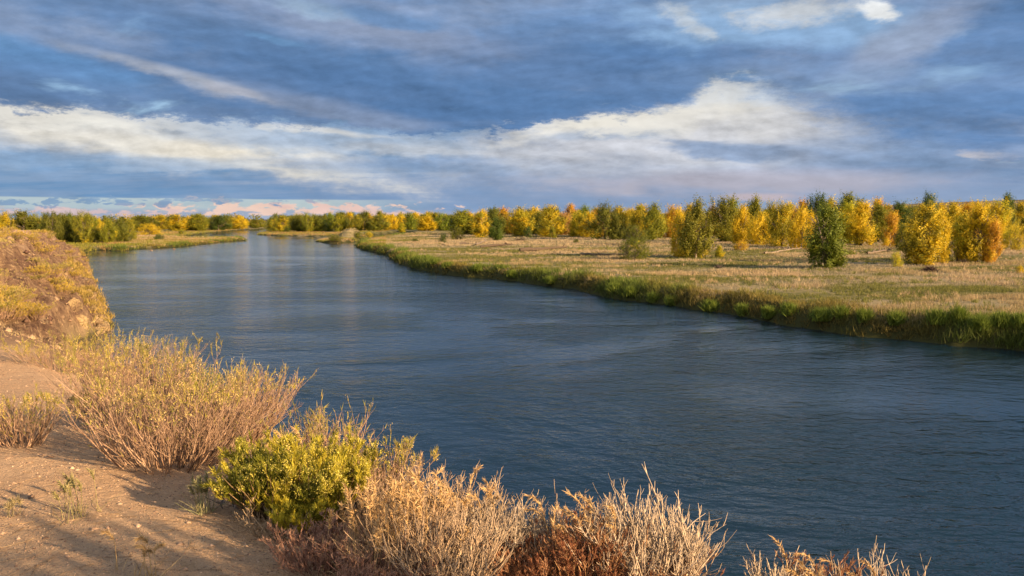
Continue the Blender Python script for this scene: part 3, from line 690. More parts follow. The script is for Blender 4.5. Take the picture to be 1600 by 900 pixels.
def meadow():
    g = np.random.default_rng(50)
    x, y, r = scatter(190000, 44, 420, -26, 37, .35, g)
    z, d, db, q, rr = terrain(x, y, True)
    k = (d > .9) & (db < -1) & (z > .3) & (g.random(len(x)) < .95)
    x, y, r, d = x[k], y[k], r[k], d[k]
    k = fbm(x / 4, y / 2.6, 3, 131) + .05 * g.normal(0, 1, len(x)) < .07; x, y, r, d = x[k], y[k], r[k], d[k]
    ca, sa = math.cos(.32), math.sin(.32); X = x * ca + y * sa; Y = -x * sa + y * ca
    gm = sst(-.08, .03, fbm(X / 34, Y / 9, 4, 61) + .13 * sst(34, 8, d) - .10 * sst(130, 210, r)) [:, None]
    wm = sst(.04, .10, fbm(x / 13, y / 7, 3, 67))[:, None]
    A = np.array([.27, .235, .15]) * (1 - gm) + np.array([.105, .125, .03]) * gm
    B = np.array([.40, .345, .235]) * (1 - gm) + np.array([.21, .20, .06]) * gm
    A = A * (1 - .6 * wm) + np.array([.42, .30, .18]) * .6 * wm; B = B * (1 - .6 * wm) + np.array([.55, .42, .27]) * .6 * wm
    h = np.interp(r, [40, 120, 400], [.28, .30, .45]) * (1 + .5 * wm[:, 0]) * (.8 + .7 * vn(x / 3, y / 3, 71))
    o = tufts('meadow_grass', x, y, h, 6, np.interp(r, [40, 120, 400], [.035, .06, .16]), A, B, .4, .30, seed=51); tag(o, kind='stuff')
    # standing bunches of taller straw and green grass
    x, y, r = scatter(5500, 50, 260, -20, 36, .4, g); z, d, db, q, rr = terrain(x, y, True)
    k = (d > 2) & (db < -1) & (fbm(x / 16, y / 6, 3, 151) > .035); x, y, r = x[k], y[k], r[k]
    gg = (fbm(x / 20, y / 8, 2, 153) > 0)[:, None]; A = np.where(gg, np.array([.13, .15, .03]), np.array([.40, .29, .16])); B = np.where(gg, np.array([.24, .24, .06]), np.array([.56, .43, .27]))
    o = tufts('bunch_grass', x, y, g.uniform(.3, .62, len(x)), 16, np.interp(r, [40, 120, 400], [.035, .06, .16]), A, B, .35, .3, seed=54); tag(o, kind='stuff')
    # bank grass
    n = 150000; x, y, r = scatter(n, 42, 420, -27, 38, .2, g)
    dw = -sdf(WATER, x, y); k = (dw > -.9) & (dw < 5.0); x, y, r = x[k], y[k], r[k]
    z, d, db, q, rr = terrain(x, y, True); k = (db < -1) & (z > .02) & (d < 3.2); x, y, r, d = x[k], y[k], r[k], d[k]
    gm = sst(-.14, .05, fbm(x / 9, y / 9, 3, 81))[:, None]; up = sst(.6, 2.2, d)[:, None]
    A = np.array([.13, .10, .026]) * (1 - gm) + np.array([.065, .095, .016]) * gm; B = np.array([.21, .18, .045]) * (1 - gm) + np.array([.14, .19, .03]) * gm
    A = A * (.75 + .5 * up); B = B * (.75 + .5 * up)
    h = (.45 + .45 * gm[:, 0] + .5 * sst(.04, .14, fbm(x / 5, y / 5, 2, 83))) * np.interp(r, [40, 100, 400], [1, 1, 1.2])
    o = tufts('bank_grass', x, y, h, 8, np.interp(r, [40, 120, 400], [.045, .08, .2]), A, B, .55, .3, seed=52); tag(o, kind='stuff')
    # left low shores and the island
    x, y, r = scatter(60000, 130, 700, -38, -9, .3, g); z, d, db, q, rr = terrain(x, y, True)
    k = (d > .1) & (d < 40) & (db < -1) & (z > .05); x, y, r, d = x[k], y[k], r[k], d[k]
    gm = sst(-.05, .08, fbm(x / 10, y / 10, 3, 91) + .1 * sst(4, 0, d))[:, None]
    A = np.array([.26, .17, .06]) * (1 - gm) + np.array([.13, .15, .02]) * gm; B = np.array([.36, .26, .11]) * (1 - gm) + np.array([.26, .24, .04]) * gm
    isl = np.exp(-(((x - MX) / 7) ** 2 + ((y - MY) / 9) ** 2))[:, None]; A = A * (1 - isl) + np.array([.42, .34, .2]) * isl; B = B * (1 - isl) + np.array([.5, .42, .26]) * isl
    o = tufts('shore_grass', x, y, .5 + .2 * g.random(len(x)), 5, np.full(len(x), .16), A, B, .35, .4, seed=53); tag(o, kind='stuff')
meadow()
def willows():
    g = np.random.default_rng(5)
    spots = [(1285, 500, 26), (1232, 492, 16), (1465, 506, 20), (1498, 502, 14), (1565, 510, 20), (1595, 512, 20), (960, 455, 20), (985, 462, 14), (655, 407, 26), (680, 412, 20), (630, 404, 16), (700, 418, 14), (1315, 498, 14), (745, 423, 12), (1050, 477, 16), (1110, 485, 18), (1160, 492, 14), (1200, 497, 12), (1350, 503, 14), (1400, 507, 18), (1530, 516, 18), (860, 443, 14), (800, 433, 12), (1020, 472, 12)]
    for k, (px, py, w) in enumerate(spots):
        x, y, z = hit(px, py); W = w / F * y; n = 900
        p = np.zeros((n, 3)); p[:, :2] = g.normal(0, W * .28, (n, 2)); p[:, 2] = g.uniform(0, .5, n) - .1
        dr = unit(np.column_stack([g.normal(0, .5, n), g.normal(0, .5, n), np.ones(n)])); V, Fc = blades(p, dr, g.uniform(.35, .95, n), np.full(n, .06), g)
        o = mk('willow_clump', V + 0, Fc, M_leaf, col=colvar(n, 3, (.09, .14, .02), (.20, .26, .04), g)); o.location = (x, y, z)
        tag(o, 'bright green leafy clump on the grassy river bank', 'shrub', 'bright green clumps on the river bank')
willows()

# ------------------------------------------------------------------ driftwood
def log(px0, py0, px1, py1, rad_, label, name='driftwood_log', nb=5, hue=(.11, .085, .065), seed=0):
    g = np.random.default_rng(seed); a = hit(px0, py0); b = hit(px1, py1); A = np.array(a); B = np.array(b)
    K = 12; t = np.linspace(0, 1, K)[:, None]; P = (A * (1 - t) + B * t); P[:, 2] = [gz(p[0], p[1]) for p in P]; P[:, 2] += rad_ * .9 + np.linspace(0, .3, K); P -= A
    P[:, :2] += np.cumsum(g.normal(0, .16, (K, 2)), axis=0); P[:, 2] += g.normal(0, .05, K); R = np.linspace(rad_ * 1.15, rad_ * .45, K) * g.uniform(.85, 1.15, K)
    V, Fq = tubes(P[None], R[None], 9)
    e = empty(name, tuple(A)); tag(e, label, 'log')
    o = mk('log_body', V, Fq, M_stem, e, col=np.tile(np.array(hue), (len(V), 1)), smooth=True)
    p, d, i = along(P[None], nb, .2, 1, g); P2, R2 = grow(p, np.column_stack([g.normal(0, .7, nb), g.normal(0, .7, nb), np.ones(nb) * .6]), g.uniform(.5, 1.6, nb), 6, np.full(nb, rad_ * .35), np.full(nb, .02), g, .1, .2)
    for q_ in range(nb):
        V, Fq = tubes(P2[q_:q_ + 1], R2[q_:q_ + 1], 5); mk('branch', V, Fq, M_stem, e, col=np.tile(np.array(hue) * 1.5, (len(V), 1)))
log(750, 387, 800, 385.5, .35, 'long dark fallen log on the pale flat, left of the other log', seed=1)
log(812, 393, 880, 390.5, .38, 'long dark fallen log nearest the golden grasses', seed=2)
log(905, 398, 985, 402, .18, 'thin pale fallen branch running to the round shrub', hue=(.22, .17, .12), seed=3)
log(1195, 397, 1262, 391, .16, 'bleached fallen branch left of the lone dark green tree', hue=(.27, .225, .175), nb=12, seed=4)
log(1355, 397, 1392, 393, .2, 'grey fallen limb right of the lone dark green tree', hue=(.2, .16, .13), nb=9, seed=5)
log(742, 384, 760, 379, .25, 'grey drift limb with forked end on the pale flat', hue=(.2, .17, .14), nb=7, seed=6)
def brushpile(px, py, w, h, label, hue, seed, n=110):
    g = np.random.default_rng(seed); x, y, z = hit(px, py); W = w / F * y; H = h / F * y
    st = np.column_stack([g.normal(0, W * .2, n), g.normal(0, W * .15, n), g.uniform(0, H * .3, n)])
    P, R = grow(st, np.column_stack([g.normal(0, 1, n), g.normal(0, 1, n), g.uniform(.0, 1.0, n)]), g.uniform(.3, .8, n) * max(W * .5, H), 5, np.full(n, .04), np.full(n, .012), g, 0, .25)
    V, Fq = tubes(P, R, 3); V[:, 2] = np.clip(V[:, 2], 0, H)
    o = mk('brush_pile', V, Fq, M_stem, col=colvar(n, 15, hue, tuple(c * 1.7 for c in hue), g)); o.location = (x, y, z); tag(o, label, 'brush pile')
brushpile(1453, 425, 24, 14, 'tangled dark brown brush heap in front of the tall yellow-green tree', (.07, .045, .035), 1, 260)
brushpile(812, 377, 24, 9, 'dark tangle of roots under the rusty orange cottonwood', (.06, .045, .04), 2)
brushpile(1123, 419, 14, 9, 'small jagged grey stump in the grass below the golden sapling', (.10, .08, .07), 3, 60)
brushpile(727, 382, 20, 6, 'grey driftwood heap on the pale flat', (.16, .13, .11), 4)
brushpile(694, 384, 8, 5, 'small dark driftwood knot near the river bend', (.07, .05, .04), 5, 60)
brushpile(1380, 394, 24, 6, 'heap of grey limbs among the golden grasses', (.10, .08, .07), 6)
brushpile(1505, 411, 20, 8, 'dark dead twigs at the foot of the lemon yellow cottonwood', (.06, .045, .04), 7)

# ------------------------------------------------------------------ bluff: rocks and shrubs
def rock_mesh(seed, sub=3):
    import bmesh
    g = np.random.default_rng(seed); bm = bmesh.new(); bmesh.ops.create_icosphere(bm, subdivisions=sub, radius=1)
    pl = unit(g.normal(0, 1, (14, 3))); of = g.uniform(.55, .95, 14)
    for v in bm.verts:
        c = np.array(v.co); 
        for n_, o_ in zip(pl, of):
            s = c @ n_
            if s > o_: c = c - n_ * (s - o_) * .9
        c = c * (1 + .08 * math.sin(c[0] * 7 + seed) * math.cos(c[1] * 6)); v.co = c
    me = bpy.data.meshes.new('boulder'); bm.to_mesh(me); bm.free(); me.materials.append(M_rock); return me
ROCKS = [rock_mesh(s) for s in range(5)]
def rocks():
    g = random.Random(3)
    px_list = [(150,489,16),(158,497,20),(164,505,14),(146,470,14),(139,455,12),(152,513,14),(136,440,10),(143,482,14),(155,520,14),(168,498,8),(148,500,22),(133,425,9),(161,512,22),(142,462,16)]
    for k, (px, py, w) in enumerate(px_list):
        x, y, z = hit(px, py); s = w / F * y * .5
        o = bpy.data.objects.new('boulder', ROCKS[k % 5]); COL.objects.link(o); o.location = (x, y, z - s * .15); o.scale = (s * g.uniform(.8, 1.5), s * g.uniform(.8, 1.5), s * g.uniform(.5, .9)); o.rotation_euler = (g.uniform(-.5, .5), g.uniform(-.5, .5), g.uniform(0, 6))
        tag(o, 'tan boulder on the foot of the bluff beside the water', 'boulder', 'boulders along the foot of the bluff')
    for k, (px, py, w, h) in enumerate([(112,455,20,34),(120,476,24,36),(128,500,22,32),(106,430,12,22),(118,412,12,20),(136,512,16,24),(124,398,10,14)]):
        x, y, z = hit(px, py); s = w / F * y * .5; hh = h / F * y * .5
        o = bpy.data.objects.new('rock_outcrop', ROCKS[(k + 2) % 5]); COL.objects.link(o); o.location = (x - .2, y, z - hh * .25); o.scale = (s * .8, s * 1.5, hh); o.rotation_euler = (g.uniform(-.2, .2), g.uniform(.1, .4), g.uniform(-.4, .4))
        tag(o, 'tan rock outcrop standing out of the bluff face above the water', 'rock outcrop', 'rock outcrops on the bluff face')
    for (px, py, w, lab) in [(237, 391.5, 5, 'dark rock breaking the water below the spit'), (272, 389.5, 6, 'pale rock in the water right of the dark one')]:
        x, y = onz(px, py); s = w / F * y * .5; o = bpy.data.objects.new('boulder', ROCKS[k % 5]); COL.objects.link(o); o.location = (x, y, 0); o.scale = (s, s, s * .6); tag(o, lab, 'boulder')
rocks()

def bush(name, loc, H, W, nst, style, seed, label=None, cat='shrub', group=None, lean=(0, 0), lod=1.0):
    """style: dict stem colours, leaf colours, leafn, flowers"""
    g = np.random.default_rng(seed); S = style
    e = empty(name, loc); 
    n0 = nst; an = g.uniform(0, 2 * np.pi, n0); rr = np.sqrt(g.random(n0)); tilt = rr * S.get('fan', 1.0) * (W / H) * .62
    st = np.column_stack([np.cos(an) * rr * W * S.get('foot', .26), np.sin(an) * rr * W * S.get('foot', .26), np.full(n0, -.02)])
    dr = np.column_stack([np.cos(an) * tilt + lean[0], np.sin(an) * tilt + lean[1], np.ones(n0)])
    L = H * g.uniform(.6, 1.02, n0) * np.sqrt(1 + tilt ** 2) * .88
    r0 = S.get('r', .004)
    P1, R1 = grow(st, dr, L, 7, np.full(n0, r0) * g.uniform(.5, 2.3, n0), np.full(n0, r0 * .35), g, S.get('bend', .3), S.get('wig', .08))
    n2 = int(n0 * S.get('b2', 3.0)); p, d, _ = along(P1, n2, .25, .95, g)
    P2, R2 = grow(p, unit(d + g.normal(0, S.get('br', .38), (n2, 3)) + np.array([0, 0, .15])), H * g.uniform(.12, .36, n2) * S.get('l2', 1), 5, np.full(n2, r0 * .55), np.full(n2, r0 * .25), g, .5, .09)
    n3 = int(n2 * S.get('b3', 1.6)); p, d, _ = along(P2, n3, .2, .95, g)
    P3, R3 = grow(p, unit(d + g.normal(0, S.get('br', .38) * 1.1, (n3, 3)) + np.array([0, 0, .15])), H * g.uniform(.05, .15, n3) * S.get('l2', 1), 4, np.full(n3, r0 * .38), np.full(n3, r0 * .2), g, .4, .1)
    parts = [(P1, R1, 7), (P2, R2, 5), (P3, R3, 4)]; Vs = []; Fs = []; Cs = []; off = 0
    for (P, R, K) in parts:
        V, Fq = tubes(P, R, 3); Vs.append(V); Fs.append(Fq + off); off += len(V); Cs.append(colvar(len(P), K * 3, S['stem'][0], S['stem'][1], g, .3))
    mk('stems', np.concatenate(Vs), np.concatenate(Fs), M_stem, e, col=np.concatenate(Cs))
    nl = int(S.get('leaves', 0) * lod)
    if nl:
        h = nl // 2; p, d, _ = along(P3, h, .1, 1, g); q, dq, _ = along(P2, nl - h, S.get('lt', .3), 1, g); p = np.concatenate([p, q]); d = np.concatenate([d, dq])
        hf = p[:, 2] / H; keep = g.random(nl) < np.clip((hf - S.get('lmin', .35)) * 3, .04, 1); p, d = p[keep], d[keep]; n = len(p)
        d = unit(d + g.normal(0, .32, (n, 3)) + np.array([0, 0, .2]))
        ls = S.get('ls', .035); V, Fc = blades(p, d, g.uniform(.6, 1.3, n) * ls, np.full(n, S.get('lw', .0045)) * g.uniform(.7, 1.4, n), g)
        cl = fbm(p[:, 0] * 4 / W + 9, p[:, 1] * 4 / W + p[:, 2] * 3 / H, 3, seed)[:, None] * 4 + .5; cl = np.clip(cl, 0, 1)
        c = (np.array(S['leaf'][0]) * (1 - cl) + np.array(S['leaf'][1]) * cl) * g.uniform(.75, 1.25, (n, 1))
        mk('foliage', V, Fc, M_leaf, e, col=np.repeat(c, 3, axis=0))
    nf = int(S.get('flowers', 0) * lod)
    if nf:
        i = g.integers(0, len(P3), nf); p = P3[i, -1]; keep = p[:, 2] > H * S.get('fmin', .6); p = p[keep]; m = 7; n = len(p) * m
        pp = np.repeat(p, m, axis=0) + g.normal(0, S.get('fs', .011), (n, 3)); s = g.uniform(.5, 1.2, n) * S.get('fq', .010); V, Fc = quads(pp, s, s, g)
        mk('blossoms', V, Fc, M_leaf, e, col=colvar(n, 4, S['flower'][0], S['flower'][1], g))
    if label: tag(e, label, cat, group)
    return e

RABBIT = dict(stem=((.34, .22, .15), (.52, .37, .26)), leaf=((.24, .24, .05), (.42, .36, .06)), flower=((.62, .44, .12), (.70, .57, .28)), leaves=9000, flowers=900, r=.0038, b2=4.2, b3=2.0, wig=.11, br=.42, lmin=.62, ls=.045, lw=.005, fmin=.72)
TAN = dict(RABBIT, leaves=6000, flowers=160, leaf=((.24, .24, .05), (.40, .34, .08)), lmin=.6)
GREEN = dict(stem=((.20, .13, .07), (.32, .22, .12)), leaf=((.20, .21, .025), (.52, .46, .05)), flower=((.56, .50, .08), (.66, .58, .18)), leaves=52000, flowers=2600, r=.004, b2=4, b3=2.4, lmin=.12, lt=.0, ls=.04, lw=.0055, fmin=.55, fan=1.1)
PINK = dict(stem=((.30, .15, .11), (.42, .25, .19)), leaf=((.36, .22, .16), (.44, .28, .20)), leaves=9000, r=.003, b2=4, b3=2, lmin=.1, ls=.02, lw=.005, br=.6)
RUST = dict(stem=((.32, .18, .11), (.44, .28, .18)), leaf=((.26, .11, .06), (.40, .22, .12)), leaves=12000, r=.003, b2=4, b3=2.2, lmin=.1, ls=.02, lw=.006, br=.5)
WHITE = dict(stem=((.44, .36, .27), (.62, .52, .40)), r=.0048, b2=3.5, b3=2.2, br=.5, l2=1.1, leaves=0, wig=.1)
GREY = dict(stem=((.22, .20, .19), (.36, .32, .30)), r=.005, b2=3, b3=2, br=.7, l2=1.2, wig=.16, leaves=0)

def pbush(name, px, base, top, wpx, nst, style, seed, label, **kw):
    x, y, z = hit(px, base); H = (base - top) / F * y * 1.02 + (max(0, 6.0 - z) if base > 900 and px > 1180 else 0); W = wpx / F * y
    return bush(name, (x, y, z), H, W, nst, style, seed, label, **kw)
pbush('rabbitbrush', 268, 722, 590, 210, 280, dict(RABBIT, leaves=15000, flowers=1500, foot=.34), 11, 'largest pinkish-stemmed rabbitbrush spilling over the sand in the foreground', lean=(.05, 0))
pbush('rabbitbrush', 330, 700, 585, 150, 160, dict(RABBIT, leaves=7000), 20, 'tan-stemmed rabbitbrush between the largest one and the twiggy one at the brink')
pbush('bare_twig_shrub', 720, 850, 748, 150, 110, dict(WHITE, stem=((.42, .31, .2), (.58, .45, .31))), 43, 'straw-pale twiggy shrub behind the thick bare one at the brink')
pbush('bare_twig_shrub', 660, 830, 735, 120, 90, dict(WHITE, stem=((.42, .30, .2), (.56, .42, .29))), 44, 'straw-pale twiggy shrub right of the upright tan and green rabbitbrush')
pbush('bare_twig_shrub', 890, 880, 780, 110, 70, dict(WHITE, stem=((.42, .31, .22), (.58, .45, .33))), 45, 'pale twiggy shrub behind the orange brown herb')
pbush('rabbitbrush', 215, 668, 535, 170, 200, dict(RABBIT, leaves=24000, flowers=1800, foot=.34), 12, 'leafy yellow-green rabbitbrush left of and behind the largest one')
pbush('rabbitbrush', 365, 690, 575, 150, 180, RABBIT, 13, 'rabbitbrush at the brink with bare twigs poking over the river', lean=(.12, 0))
pbush('rabbitbrush', 165, 600, 522, 130, 130, dict(RABBIT, leaves=22000, flowers=900), 14, 'golden flowered rabbitbrush behind the leafy one')
pbush('rabbitbrush', 250, 600, 528, 90, 90, TAN, 15, 'sparse upright rabbitbrush against the water behind the leafy one')
pbush('bare_twig_shrub', 395, 690, 558, 70, 12, dict(WHITE, stem=((.36, .25, .2), (.46, .34, .27)), b2=5, b3=2), 16, 'bare pinkish twigs sticking out above the river', lean=(.35, 0))
pbush('rabbitbrush', 35, 694, 614, 105, 95, dict(RABBIT, leaves=10000, flowers=900, flower=((.62, .45, .12), (.66, .52, .2))), 17, 'small rabbitbrush with golden tips alone at the left edge')
pbush('rabbitbrush', 88, 580, 532, 110, 100, dict(RABBIT, leaves=16000), 18, 'green-tipped rabbitbrush fanning above the sandy path')
pbush('rabbitbrush', 132, 655, 612, 40, 30, dict(RABBIT, leaves=4000), 19, 'small yellow-leaved sprig left of the leafy rabbitbrush')
pbush('rabbitbrush', 440, 800, 690, 155, 150, GREEN, 21, 'dense bright green and yellow rabbitbrush in the foreground')
pbush('rabbitbrush', 510, 812, 695, 120, 110, dict(GREEN, leaves=30000), 22, 'dense yellow-green rabbitbrush joined to the bright green one')
pbush('rabbitbrush', 475, 832, 770, 80, 70, dict(GREEN, leaves=18000, flowers=100), 23, 'low olive green rabbitbrush below the dense bright ones')
pbush('rabbitbrush', 505, 760, 640, 130, 120, TAN, 24, 'tall tan rabbitbrush with feathery green tips at the brink')
pbush('rabbitbrush', 590, 800, 692, 110, 110, dict(RABBIT, leaves=9000), 25, 'upright tan and green rabbitbrush right of the dense green ones')
pbush('dry_herb', 500, 885, 822, 130, 120, PINK, 26, 'low dusty pink dry herb at the bottom left of the thicket')
pbush('bare_twig_shrub', 372, 790, 735, 90, 26, GREY, 27, 'grey bare twigs left of the dense green rabbitbrush')
pbush('bare_twig_shrub', 430, 832, 785, 110, 50, dict(GREY, stem=((.34, .25, .16), (.45, .35, .24))), 28, 'dead straw-coloured branches under the dense green rabbitbrush')
pbush('bare_twig_shrub', 740, 885, 785, 150, 190, dict(WHITE, b2=4), 31, 'thick pale bare shrub in the middle of the foreground fringe')
pbush('bare_twig_shrub', 830, 885, 795, 110, 120, WHITE, 32, 'pale bare shrub left of the rust coloured herb')
pbush('dry_herb', 830, 915, 838, 120, 110, RUST, 33, 'rust red herb at the foot of the pale bare shrub')
pbush('dry_herb', 915, 925, 810, 120, 120, dict(RUST, stem=((.42, .24, .12), (.52, .32, .17))), 34, 'orange brown herb below nodding seed heads')
pbush('bare_twig_shrub', 1010, 925, 790, 180, 170, dict(WHITE, b2=4), 35, 'wide pale bare shrub on the brink in the centre right')
pbush('bare_twig_shrub', 1060, 925, 735, 150, 14, dict(WHITE, r=.006, b2=10, b3=2.6, br=.35, l2=.8), 36, 'tallest bleached twigs of the foreground curving left over the water', lean=(-.35, 0))
pbush('dry_herb', 1000, 935, 860, 200, 150, RUST, 37, 'rust red herb in front of the wide pale bare shrub')
pbush('dry_herb', 640, 900, 770, 150, 180, dict(TAN, stem=((.46, .32, .2), (.58, .43, .28)), leaves=0, flowers=0), 38, 'thick straw-coloured dry stems right of the green rabbitbrush')
pbush('dry_herb', 1130, 935, 880, 110, 70, RUST, 39, 'small rust red herb at the bottom edge')
pbush('bare_twig_shrub', 1225, 945, 862, 100, 50, WHITE, 40, 'pale bare twigs rising from the bottom edge over the river')
pbush('dry_herb', 1290, 945, 872, 110, 70, RUST, 41, 'rust brown herb on the bottom edge right of the pale twigs')
pbush('bare_twig_shrub', 1375, 955, 852, 110, 40, WHITE, 42, 'last sparse pale twigs at the bottom right')

pbush('bare_twig_shrub', 700, 930, 800, 170, 150, dict(WHITE, stem=((.40, .30, .2), (.54, .42, .3))), 46, 'straw-grey twig shrub nearest the camera at the bottom of the thicket')
pbush('dry_herb', 600, 930, 850, 150, 120, PINK, 47, 'dusty pink dry herb under the straw grass stems at the bottom')

def seedgrass(px, base, top, wpx, n, seed, label, col=((.52, .36, .17), (.66, .48, .26)), droop=1.0):
    g = np.random.default_rng(seed); x, y, z = hit(px, base); H = (base - top) / F * y + (max(0, 6.0 - z) if base > 900 and px > 1180 else 0); W = wpx / F * y
    e = empty('tall_grass', (x, y, z)); tag(e, label, 'grass clump')
    st = np.column_stack([g.normal(0, W * .25, n), g.normal(0, W * .25, n), np.full(n, -.02)])
    K = 12; L = H * g.uniform(.6, 1.0, n) * 1.02; P = np.empty((n, K, 3)); P[:, 0] = st
    d = unit(np.column_stack([g.normal(0, .13, n), g.normal(0, .13, n), np.ones(n)])); dd = unit(np.column_stack([g.normal(-.3, .7, n), g.normal(0, .5, n), g.uniform(-1.2, -.2, n)])) * droop
    for k in range(1, K):
        b = max(0, (k - 7) / 4) * .55; d = unit(d + dd * b * .6 + g.normal(0, .02, (n, 3))); P[:, k] = P[:, k - 1] + d * (L / (K - 1))[:, None]
    R = np.linspace(.0032, .0012, K)[None] * np.ones((n, 1)); V, Fq = tubes(P, R, 3)
    mk('stems', V, Fq, M_stem, e, col=colvar(n, K * 3, col[0], col[1], g, .2))
    m = n * 70; p, d_, _ = along(P, m, .72, 1.0, g, np.repeat(np.arange(n), 70)); V, Fc = blades(p, unit(d_ + g.normal(0, .5, (m, 3)) + np.array([-.2, 0, -.3])), g.uniform(.015, .045, m), np.full(m, .007), g)
    mk('seed_heads', V, Fc, M_leaf, e, col=colvar(m, 3, col[0], col[1], g, .25))
    m = n * 3; p = np.repeat(st, 3, axis=0) + g.normal(0, W * .05, (m, 3)) * np.array([1, 1, 0]); P2, R2 = grow(p, np.column_stack([g.normal(0, .35, m), g.normal(0, .35, m), np.ones(m)]), H * g.uniform(.3, .7, m), 6, np.full(m, .0022), np.full(m, .0008), g, -.5, .06)
    V, Fq = tubes(P2, R2, 3); mk('leaf_blades', V, Fq, M_stem, e, col=colvar(m, 18, col[0], col[1], g, .25))
seedgrass(660, 875, 708, 120, 40, 1, 'tall straw grass with nodding seed heads behind the green rabbitbrush')
seedgrass(735, 865, 722, 80, 14, 2, 'three tall nodding grass plumes standing over the river', droop=1.3)
seedgrass(610, 905, 740, 110, 34, 3, 'thick clump of straight straw grass stems in the foreground thicket', droop=.3)
seedgrass(915, 905, 742, 100, 18, 4, 'nodding seed heads above the orange brown herb', droop=1.6)
seedgrass(460, 800, 652, 50, 5, 5, 'few tall dry stems rising through the green rabbitbrush', droop=.9)
seedgrass(550, 890, 735, 70, 12, 6, 'straw grass stems in front of the yellow-green rabbitbrush', droop=.5)
seedgrass(1270, 945, 830, 120, 12, 7, 'nodding brown seed heads at the bottom edge over the river', droop=1.5)
seedgrass(1370, 950, 838, 90, 8, 8, 'curved pale grass stems at the bottom right', droop=1.6)
seedgrass(118, 808, 735, 60, 9, 9, 'thin green grass sprig on the sandy ground', col=((.30, .28, .12), (.42, .36, .18)), droop=.7)
seedgrass(320, 800, 725, 40, 12, 10, 'stiff green-grey grass sprig at the edge of the shade', col=((.24, .26, .13), (.4, .36, .2)), droop=.4)
seedgrass(15, 805, 765, 30, 5, 12, 'tiny grass sprig in the shade at the left edge', col=((.30, .26, .14), (.4, .33, .2)), droop=.5)
seedgrass(215, 905, 815, 60, 5, 13, 'curling dry grass blades at the bottom left', droop=2.2)

# shrubs over the bluff (parts kept, four source plants)
def bluff_shrubs():
    src = []
    for k, (S, n, lf) in enumerate([(RABBIT, 60, 5000), (dict(RABBIT, leaf=((.42, .33, .04), (.55, .42, .06))), 60, 6000), (TAN, 60, 2500), (dict(RABBIT, leaf=((.26, .25, .05), (.4, .34, .06))), 50, 6000)]):
        S2 = dict(S, leaves=lf, flowers=350, r=.008, ls=.08, lw=.014, fq=.03, fs=.03, b2=2.5, b3=1.5, lmin=.3)
        e = bush('rabbitbrush', (0, 0, -50), 1.0, 1.3, n, S2, 300 + k); src.append((e, [c for c in e.children]))
    g = random.Random(9); used = [0] * 4; n = 0
    nm = ['green-tipped', 'golden yellow', 'dry tan', 'yellow-olive']
    tries = 0
    while n < 165 and tries < 2200:
        tries += 1
        if tries % 3 == 0: px, py = g.uniform(-25, 140), g.uniform(400, 560)
        else: px, py = g.uniform(-25, 120), 360 + g.random() ** 1.3 * 160
        if py > 500 and px < 100 - (py - 500): continue
        x, y, z = hit(px, py, 130)
        zz, d, db, q, r = terrain(np.array([x]), np.array([y]), True)
        if db[0] < 1.2 or r[0] > 150 or r[0] < 9.5: continue
        if q[0] < .8 and g.random() < .78: continue
        if fbm(np.array([x / 7]), np.array([y / 7]), 2, 201)[0] < -.08: continue
        if r[0] > 62 and g.random() < .66: continue
        if r[0] < 26 and px < 105 and g.random() < .75: continue
        k = 1 if g.random() < .42 else g.choice([0, 2, 2, 3]); e0, ch = src[k]
        s = g.uniform(.45, .95) * (1.0 if r[0] > 25 else .75)
        if used[k] == 0: e = e0
        else:
            e = e0.copy(); COL.objects.link(e)
            for c in ch:
                cc = c.copy(); COL.objects.link(cc); cc.parent = e
        used[k] += 1; n += 1
        e.location = (x, y, z - .03); e.scale = (s * g.uniform(.9, 1.4), s * g.uniform(.9, 1.4), s * g.uniform(.55, .95)); e.rotation_euler = (0, 0, g.uniform(0, 6.28))
        tag(e, nm[k] + ' rabbitbrush scattered on the bluff', 'shrub', nm[k] + ' rabbitbrush scattered on the bluff')
bluff_shrubs()
def bluff_grass():
    g = np.random.default_rng(70)
    x, y, r = scatter(90000, 8.5, 150, -44, -8, .5, g); z, d, db, q, rr = terrain(x, y, True)
    pat = fbm(x / 6, y / 6, 3, 97)
    k = (db > .6) & (((q > .95) & (pat > .0) & (g.random(len(x)) < .6)) | (g.random(len(x)) < .05)) & ((r > 21) | ((pat > .1) & (r > 12))); x, y, r, q = x[k], y[k], r[k], q[k]
    cm = sst(-.08, .12, fbm(x / 8, y / 8, 3, 99))[:, None]
    A = np.array([.36, .26, .15]) * (1 - cm) + np.array([.36, .29, .08]) * cm; B = np.array([.48, .37, .23]) * (1 - cm) + np.array([.42, .36, .12]) * cm
    h = g.uniform(.10, .26, len(x)); o = tufts('dry_bluff_grass', x, y, h, 7, np.interp(r, [9, 40, 150], [.008, .025, .08]), A, B, .5, .35, seed=71); tag(o, kind='stuff')
    # river-side green-gold growth at the bluff's foot
    x, y, r = scatter(60000, 25, 200, -36, -24, .4, g); z, d, db, q, rr = terrain(x, y, True)
    k = (q > .0) & (q < .42) & (db > -1) & (z > .1) & (fbm(x / 5, y / 5, 2, 105) > .05) & (r > 52); x, y, r = x[k], y[k], r[k]
    cm = g.random((len(x), 1)); A = np.array([.36, .26, .07]) * cm + np.array([.20, .16, .05]) * (1 - cm)
    o = tufts('foot_growth_grass', x, y, g.uniform(.25, .6, len(x)), 7, np.interp(r, [30, 200], [.04, .12]), A, A * 1.3, .5, .4, seed=72); tag(o, kind='stuff')
bluff_grass()

